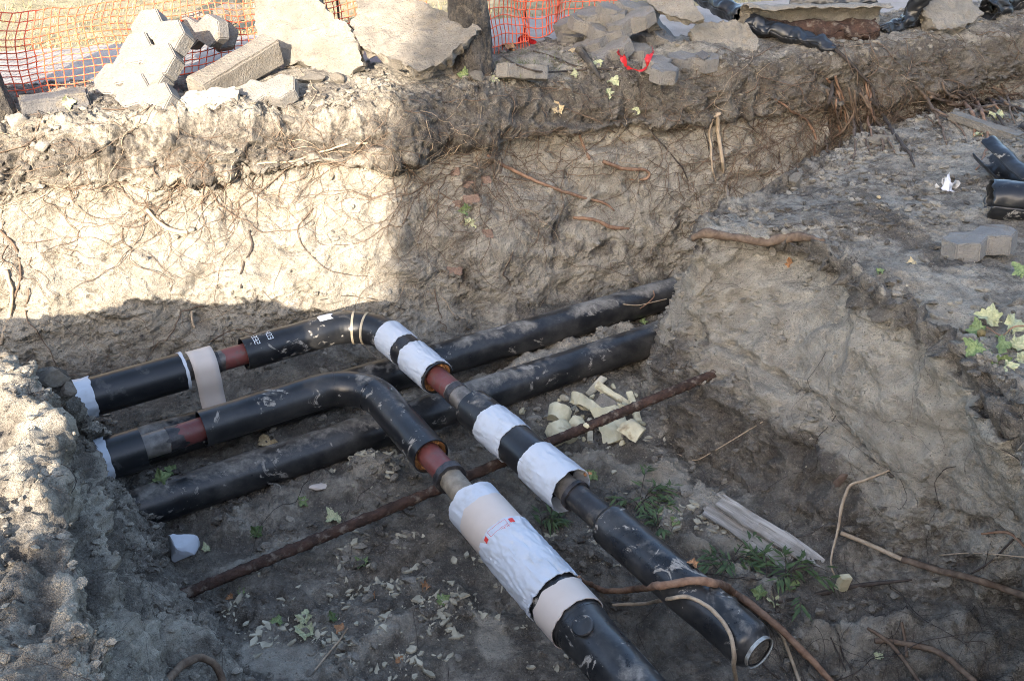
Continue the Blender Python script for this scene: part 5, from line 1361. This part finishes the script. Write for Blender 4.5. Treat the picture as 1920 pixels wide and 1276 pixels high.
# bunch of thick roots on the far right wall
rs = np.random.default_rng(5)
for k in range(46):
    big = k < 24
    u0 = rs.uniform(1545, 1640) if big else rs.uniform(1690, 1900); v0 = rs.uniform(140, 190) if big else rs.uniform(150, 205)
    ang_ = rs.uniform(.6, 1.75) if big else rs.uniform(.0, 1.3); ln = rs.uniform(70, 150) if big else rs.uniform(60, 140)
    px = []; a = ang_
    for s in range(5):
        px.append((u0, v0)); u0 += math.cos(a) * ln / 4; v0 += math.sin(a) * ln / 4; a += rs.normal() * .22 + (.05 if big else .06)
    r0 = rs.uniform(.005, .013)
    stick('root', px, [r0, r0, r0 * .9, r0 * .8, r0 * .5], [R_, R_, RR, TW][k % 4], (('thick ' if r0 > .009 else 'thin ') + ['brown', 'brown', 'reddish', 'black'][k % 4] + (' root hanging in the tangle where the far bank turns, ' + ('left part' if px[0][0] < 1592 else 'right part') if big else ' root trailing on the far right bank, ' + ('above the grey bank stone' if px[0][0] < 1795 else 'behind the concrete strip'))), 'root',
          'root tangle left of the bank turn' if big else 'root tangle on the far right bank', lift=2 + 5 * rs.random(), wob=.012, seed=k, free={2: rs.uniform(.02, .10), 3: rs.uniform(.02, .12)})

# leaves
L = leaf
L(628, 970, 46, 'lp', 'pale green leaf on the floor just above the rusty pipe')
L(300, 900, 50, 'lg', 'green leaf wedged beside the scraped joint near the near bank', rot=.6)
L(322, 884, 34, 'lg', 'smaller green leaf right behind the wedged one')
L(564, 942, 34, 'lg', 'green leaf left of the beige plate under the floor pipe')
L(680, 1055, 42, 'lg', 'green leaf on the floor below the rusty pipe near the sleeve')
L(576, 1190, 52, 'lp', 'large pale leaf on the lower left floor')
L(572, 1162, 44, 'lp', 'pale leaf touching the large pale one from above')
L(522, 1166, 34, 'lg', 'narrow green leaf left of the two pale leaves')
L(622, 1162, 36, 'ld', 'dark green leaf right of the two pale leaves')
L(640, 1180, 30, 'lb', 'brown leaf beside the leaning twig')
L(832, 1128, 40, 'lg', 'green leaf left of the lower beige band')
L(700, 1118, 26, 'lb', 'brown leaf next to the largest broken plate')
L(796, 1098, 34, 'lb', 'reddish brown leaf behind the largest broken plate')
L(432, 1122, 24, 'lb', 'tan leaf under the left end of the rusty pipe')
L(455, 1112, 28, 'lg', 'green leaf right of the tan one by the rusty pipe end')
L(386, 1030, 30, 'lp', 'pale leaf beside the white wrapped block')
L(480, 1000, 40, 'ld', 'dull dark leaf in the shade of the floor pipe')
L(505, 832, 50, 'lt', 'dry curled tan leaf between the two left pipes', k=6)
L(748, 1238, 24, 'lb', 'small brown leaf at the bottom middle of the floor')
L(1112, 888, 34, 'lg', 'green leaf right of the open white sleeve')
L(1100, 890, 20, 'lb', 'brown leaf touching the green one by the white sleeve')
L(1266, 975, 28, 'lg', 'green leaf on the floor under the white plate')
L(1300, 1060, 30, 'lb', 'brown leaf at the near pipe below the planks')
L(1452, 1132, 40, 'lp', 'bright leaf on top of the dark sprigs')
L(1425, 1115, 44, 'lg', 'green leaf left of the bright leaf on the sprigs')
L(1478, 1100, 42, 'lg', 'green leaf above the bright leaf on the sprigs')
L(1650, 1230, 30, 'lp', 'pale leaf in the shade at the bottom right')
L(1206, 606, 24, 'lg', 'small green leaf between the two floor pipes')
L(884, 418, 42, 'lp', 'wilted leaf hanging lowest on the wall root sprig', n=(0, -1, .2), rot=4.5)
L(874, 392, 36, 'lg', 'upper wilted leaf on the wall root sprig', n=(0, -1, .2), rot=4.0)
L(1150, 150, 36, 'lp', 'pale leaf on the bank edge below the stump', rot=4.9)
L(1140, 172, 26, 'lp', 'small pale leaf just under the one below the stump', rot=5.2)
L(1046, 208, 34, 'lt', 'pale yellow leaf on the shaded bank left of the others')
L(1188, 204, 30, 'lp', 'pointed pale leaf on the overhang right of the others', k=6, rot=4.8)
L(1080, 140, 22, 'lp', 'small leaf on the bank edge by the thin branches')
L(1120, 118, 28, 'lp', 'leaf resting on the broken stump')
L(960, 95, 36, 'lb', 'orange brown leaf at the foot of the torn mesh')
L(1075, 98, 24, 'lt', 'yellow leaf in front of the half buried paver')
L(925, 152, 24, 'lp', 'pale leaf right of the dark trunk base')
L(872, 142, 34, 'lg', 'green leaf between the trunk and the concrete chunk')
L(1480, 497, 26, 'lb', 'orange leaf stuck on the front of the clay bank', n=(-.2, -.9, .4), rot=1.4)
L(1648, 512, 26, 'lg', 'green leaf on the clay bank slope below the pavers')
L(1712, 495, 28, 'lt', 'yellowish leaf on the clay bank left of the paver')
L(1870, 222, 46, 'lp', 'pale leaf behind the concrete strip')
L(1830, 256, 26, 'lp', 'small pale leaf in front of the concrete strip')
L(125, 192, 34, 'lp', 'pale leaf lying on the dark kerb block', rot=.2)
# narrow-leaved green sprigs
def sprig(u, v, n, spread, label, seed):
    loc, _ = hit(u, v); e = empty('green_sprig', loc, label, 'plant sprig', 'green sprigs on the trench floor'); rs = np.random.default_rng(seed); b = Bag(); st = Bag()
    for s in range(n // 14 + 1):
        a = rs.uniform(0, 6.28); d = Vector((math.cos(a), math.sin(a), rs.uniform(.05, .35))); o0 = Vector(rs.normal(size=3) * spread * .25); o0.z = abs(o0.z) * .3
        ln = spread * rs.uniform(.7, 1.2); pts = [o0 + d * ln * t + Vector((0, 0, .05 * math.sin(t * 3) )) for t in (0, .35, .7, 1)]
        st.add(*sweep(pts, [.002, .0018, .0014, .001], 5, 10))
        for k in range(9):
            t = rs.uniform(.15, 1); p = np.array(pts[0].lerp(pts[-1], t)) + [0, 0, .03]; aa = a + rs.choice([-1, 1]) * rs.uniform(.3, 1.0)
            x = np.array([math.cos(aa), math.sin(aa), rs.uniform(-.5, .3)]); x /= np.linalg.norm(x); y = np.cross([0, 0, 1], x); y /= np.linalg.norm(y); L_ = rs.uniform(.05, .085); w = L_ * .10
            b.add([p, p + x * L_ * .4 + y * w, p + x * L_ - [0, 0, .01], p + x * L_ * .4 - y * w], np.array([(0, 1, 2, 3)]))
    o = link('leaves', b.mesh('leaves', False), M['ld'], e); o2 = link('stems', st.mesh('stems'), M['twig'], e)
sprig(1195, 945, 130, .13, 'dark green sprig bunch at the upper end of the near black pipe', 1)
sprig(1020, 990, 90, .10, 'dark green sprig between the white sleeve and the near black pipe', 2)
sprig(1370, 1065, 110, .13, 'green sprig bunch under the plank at the near pipe', 3)
sprig(1480, 1105, 140, .15, 'wide dark sprig bunch in front of the plank ends', 4)
sprig(1235, 1000, 50, .08, 'thin green sprig tucked under the near black pipe', 5)
# bricks laid in the wall remnant
for k, (u, v) in enumerate(((872, 348), (905, 338), (850, 385), (884, 374), (908, 438), (845, 322), (852, 508))):
    loc, n = hit(u, v); o = rough_box('brick', (.10, .05, .055), M['brick'], .004, k, .008)
    pose(o, loc - Vector((0, -1, .3)).normalized() * (.020 + .004 * (k % 3)), (0, -1, .30), (1, .28, .10 * math.sin(k * 3))); 
    bpy.context.view_layer.update(); mw = o.matrix_world.copy(); o.parent = far_bank; o.matrix_world = mw
# ================================================================== LOOSE EARTH, CHIPS AND FINE ROOTS
def proj(P):
    r = P[:, 1] * CT + (CAMZ - P[:, 2]) * ST
    return 960 + P[:, 0] / r * F, 638 - (P[:, 1] * ST - (CAMZ - P[:, 2]) * CT) / r * F, r
_ico = []
for s in range(8):
    bm = bmesh.new(); bmesh.ops.create_icosphere(bm, subdivisions=2 if s < 4 else 1, radius=1)
    V = np.array([v.co[:] for v in bm.verts], np.float32); rs = np.random.default_rng(s)
    for _ in range(7):
        d = rs.normal(size=3); d /= np.linalg.norm(d); V = V - np.maximum(V @ d - rs.uniform(.35, .7), 0)[:, None] * d
    V = V * (1 + .3 * pn(V * 1.7 + s * 9, s))[:, None]
    bm.faces.ensure_lookup_table(); bm.verts.index_update(); _ico.append((V, np.array([[v.index for v in f.verts] for f in bm.faces]))); bm.free()
_shard = []
for s in range(10):                                           # thin broken flakes
    rs = np.random.default_rng(40 + s); n = int(rs.integers(4, 7)); a = np.sort(rs.uniform(0, 6.28, n)) ; r = rs.uniform(.5, 1.25, n)
    a = np.linspace(0, 6.28, n, endpoint=False) + rs.normal(size=n) * .25
    P = np.stack([np.cos(a) * r, np.sin(a) * r * rs.uniform(.45, 1), rs.normal(size=n) * .25], 1)
    V = np.concatenate([P + [0, 0, .5], P * [1.08, 1.08, 1] - [0, 0, .5], [[0, 0, .6 + rs.normal() * .2]], [[0, 0, -.5]]]).astype(np.float32)
    Fc = []
    for i in range(n):
        j = (i + 1) % n; Fc += [(2 * n, i, j), (i, n + i, n + j), (i, n + j, j), (2 * n + 1, n + j, n + i)]
    _shard.append((V, np.array(Fc)))
def scatter(name, src, count, smin, smax, label, cat, seed, weight=None, mat=None, flat=.75, sink=.2, power=2.5, clay=None, big=.12, long=1.0):
    rs = np.random.default_rng(seed); D = SH[src]; V, Nn = D['V'], D['N']
    U, W, r = proj(V); w = ((U > -60) & (U < 1980) & (W > -40) & (W < 1330)).astype(float)
    w *= np.clip(Nn[:, 2] + .15, 0.02, 1)
    if weight is not None: w *= weight(U, W, V, D)
    w /= w.sum(); idx = rs.choice(len(V), count, p=w)
    b = Bag()
    sz = smin + (smax - smin) * rs.random(count) ** power
    for k, i in enumerate(idx):
        S, Fc = _shard[rs.integers(0, 10)] if long != 1.0 else _ico[rs.integers(0, 4) if sz[k] > .012 else rs.integers(4, 8)]
        a = rs.uniform(0, 6.28); c_, s_ = math.cos(a), math.sin(a)
        sc = sz[k] * np.array([rs.uniform(.7, 1.3) * long, rs.uniform(.7, 1.1) / long, flat * rs.uniform(.6, 1.1)])
        Q = S * sc; t = rs.uniform(-.5, .5); ct, st = math.cos(t), math.sin(t)
        Q = np.stack([Q[:, 0] * ct + Q[:, 2] * st, Q[:, 1], -Q[:, 0] * st + Q[:, 2] * ct], 1)
        Q = np.stack([Q[:, 0] * c_ - Q[:, 1] * s_, Q[:, 0] * s_ + Q[:, 1] * c_, Q[:, 2]], 1)
        Q = Q + V[i] + Nn[i] * sz[k] * (flat * .5 - sink)
        b.add(Q, Fc, clay=float(np.clip(D['clay'][i] + rs.normal() * .2, 0, 1)) if clay is None else clay, damp=float(D['damp'][i] * .8))
    o = link(name, b.mesh(name), mat or M['soil'])
    o.data.set_sharp_from_angle(angle=math.radians(30))
    return tag(o, label, cat, None, 'stuff')
def patchy(sc, lo, hi, seed): 
    return lambda U, W, V, D: sstep(lo, hi, fbm(V, sc, 3, seed)) + .03
scatter('soil_clods', 'trench_wall', 6000, .004, .032, 'crumbled earth clods lying on the far bank', 'soil', 1, lambda U, W, V, D: (sstep(-.1, .25, fbm(V, 2.6, 3, 51)) + .06 + 1.2 * np.exp(-((W - (205 - .06 * U)) / 22) ** 2)) * (.12 + np.clip(D['lump'], 0, 1)))
scatter('soil_clods', 'trench_floor', 9500, .003, .032, 'crumbled damp earth covering the trench floor', 'soil', 2, patchy(2.2, -.15, .3, 52))
scatter('soil_clods', 'clay_bank', 5200, .003, .034, 'crumbled earth lying on the clay bank', 'soil', 3, lambda U, W, V, D: (sstep(-.1, .25, fbm(V, 2.6, 3, 53)) + .06) * (.1 + np.clip(D['lump'], 0, 1)))
scatter('soil_clods', 'near_bank', 7000, .003, .022, 'crumbled earth lying on the near left bank', 'soil', 4, lambda U, W, V, D: (sstep(-.15, .2, fbm(V, 2.6, 3, 54)) + .1) * (.1 + np.clip(D['lump'], 0, 1)))
def near_px(spots):
    def f(U, W, V, D):
        w = np.full(len(U), .006)
        for (u, v, su, sv) in spots: w += np.exp(-((U - u) / su) ** 2 - ((W - v) / sv) ** 2)
        return w * (sstep(-.05, .3, fbm(V, 5.5, 3, 77)) + .04)
    return f
scatter('foam_chips', 'trench_floor', 1900, .0025, .026, 'scattered pale foam chips on the trench floor', 'foam chips', 5, near_px([(700, 870, 60, 30), (760, 1080, 120, 60), (860, 1090, 90, 50), (710, 1220, 90, 50), (1240, 975, 50, 40), (1100, 1010, 60, 40), (900, 1180, 120, 60), (1130, 800, 90, 40), (1330, 1000, 60, 40), (560, 1150, 150, 60)]), M['chip'], .45, .12, 4.0, long=1.1)
scatter('grit', 'clay_bank', 700, .003, .009, 'small pale grit on the clay bank', 'grit', 6, None, M['chip'], .6, .2, 3)
scatter('grit', 'trench_wall', 500, .003, .010, 'small pale grit on the far bank', 'grit', 7, lambda U, W, V, D: np.clip(D['lump'], 0, 1), M['stone'], .6, .2, 3)

def fine_roots(name, src, count, label, seed, jr, wfun, mat, rmin=.0008, rmax=.0028, steps=(8, 20), down=1.0, loose=.02):
    rs = np.random.default_rng(seed); D = SH[src]; n, m = D['shape']; V = D['V'].reshape(n, m, 3); Nn = D['N'].reshape(n, m, 3); b = Bag()
    U, W, _ = proj(D['V']); U = U.reshape(n, m); W = W.reshape(n, m); w = wfun(U, W) * ((U > -40) & (U < 1960))
    jj = np.arange(m)[None] / m; w = w * ((jj > jr[0]) & (jj < jr[1])); p = (w / w.sum()).ravel()
    for c in rs.choice(n * m, count, p=p):
        i, j = divmod(int(c), m); a = rs.normal() * .9; st = rs.integers(*steps); h = 0; r = rmin + (rmax - rmin) * rs.random() ** 3
        pts = []; L_ = rs.uniform(3, 7); i_, j_ = float(i), float(j)
        lo = loose * rs.random()
        for k in range(st):
            ii, jk = int(np.clip(i_, 0, n - 1)), int(np.clip(j_, 0, m - 1))
            f = k / st; pts.append(V[ii, jk] + Nn[ii, jk] * (r + lo * math.sin(f * 3.1) + .004 * rs.random()))
            a += rs.normal() * .38; i_ += math.sin(a) * L_; j_ -= math.cos(a) * L_ * down
        b.add(*sweep(pts, np.linspace(r, r * .35, st), 5, st * 2, caps=False))
    o = link(name, b.mesh(name), mat); return tag(o, label, 'roots', None, 'stuff')
lipw = lambda U, W: .55 * np.exp(-((W - (335 - .075 * U)) / 60) ** 2) + .10 + 1.4 * np.exp(-((U - 900) / 110) ** 2 - ((W - 330) / 70) ** 2) + 1.2 * np.exp(-((U - 1400) / 160) ** 2 - ((W - 260) / 70) ** 2) + 1.0 * np.exp(-((U - 440) / 110) ** 2 - ((W - 350) / 50) ** 2) + 1.0 * np.exp(-((U - 30) / 50) ** 2 - ((W - 440) / 60) ** 2)
fine_roots('fine_roots', 'trench_wall', 850, 'fine dark rootlets matted on the far wall', 1, (.17, .62), lipw, M['root'], .0010, .0042)
fine_roots('fine_roots', 'trench_wall', 300, 'fine tan rootlets hanging on the far wall', 2, (.17, .62), lipw, M['root_pale'], .0009, .0030)
fine_roots('fine_roots', 'trench_wall', 170, 'matted dark rootlets on the far right bank', 3, (.2, .62), lambda U, W: np.exp(-((U - 1610) / 60) ** 2 - ((W - 200) / 50) ** 2) + .7 * np.exp(-((U - 1800) / 90) ** 2 - ((W - 190) / 40) ** 2) + .001, M['root'], .0015, .0055, (10, 26), 1.0, .10)
fine_roots('fine_roots', 'clay_bank', 90, 'fine dark rootlets on the clay bank face', 4, (.12, .5), lambda U, W: np.ones_like(U), M['twig'], .0006, .0022)
fine_roots('fine_roots', 'near_bank', 70, 'fine dark rootlets on the near bank face', 5, (.1, .6), lambda U, W: np.ones_like(U), M['twig'], .0006, .002)
fine_roots('fine_roots', 'trench_floor', 160, 'rootlets strewn over the lower right of the floor', 6, (.0, 1.), lambda U, W: 1. * (U > 1350) * (W > 950) + .03, M['twig'], .001, .004, (8, 20), 1.0, .02)
# dry grass on the verge behind the fence and some tufts by the trunk
rs = np.random.default_rng(11); b = Bag(); bt = Bag()
for k in range(9000):
    x = rs.uniform(-5.5, 2.5); y = 7.95 + .3 * x + rs.random() ** 1.6 * 3.0
    a = rs.uniform(0, 6.28); h = rs.uniform(.015, .05); d = np.array([math.cos(a), math.sin(a), 0]); p = np.array([x, y, -.04]); s = np.array([-d[1], d[0], 0]) * .004
    b.add([p - s, p + s, p + d * h * rs.uniform(.2, 1.2) + [0, 0, h]], np.array([(0, 1, 2)]))
for k in range(500):
    q = at(rs.normal(985, 45), rs.normal(112, 12), z=.04); a = rs.uniform(0, 6.28); h = rs.uniform(.015, .04); d = np.array([math.cos(a), math.sin(a), 0]); p = np.array(q); s = np.array([-d[1], d[0], 0]) * .002
    bt.add([p - s, p + s, p + d * h * rs.uniform(.4, 1.4) + [0, 0, h]], np.array([(0, 1, 2)]))
tag(link('dry_grass', b.mesh('dry_grass', False), simple_mat('straw', (.26, .22, .10), (.40, .34, .19), 5, .9, 0)), 'short dry grass on the verge beyond the road', 'grass', None, 'stuff')
tag(link('grass_tuft', bt.mesh('grass_tuft', False), simple_mat('green_blades', (.10, .12, .05), (.18, .19, .09), 5, .9, 0)), 'short grass by the paver right of the trunk', 'grass', None, 'stuff')
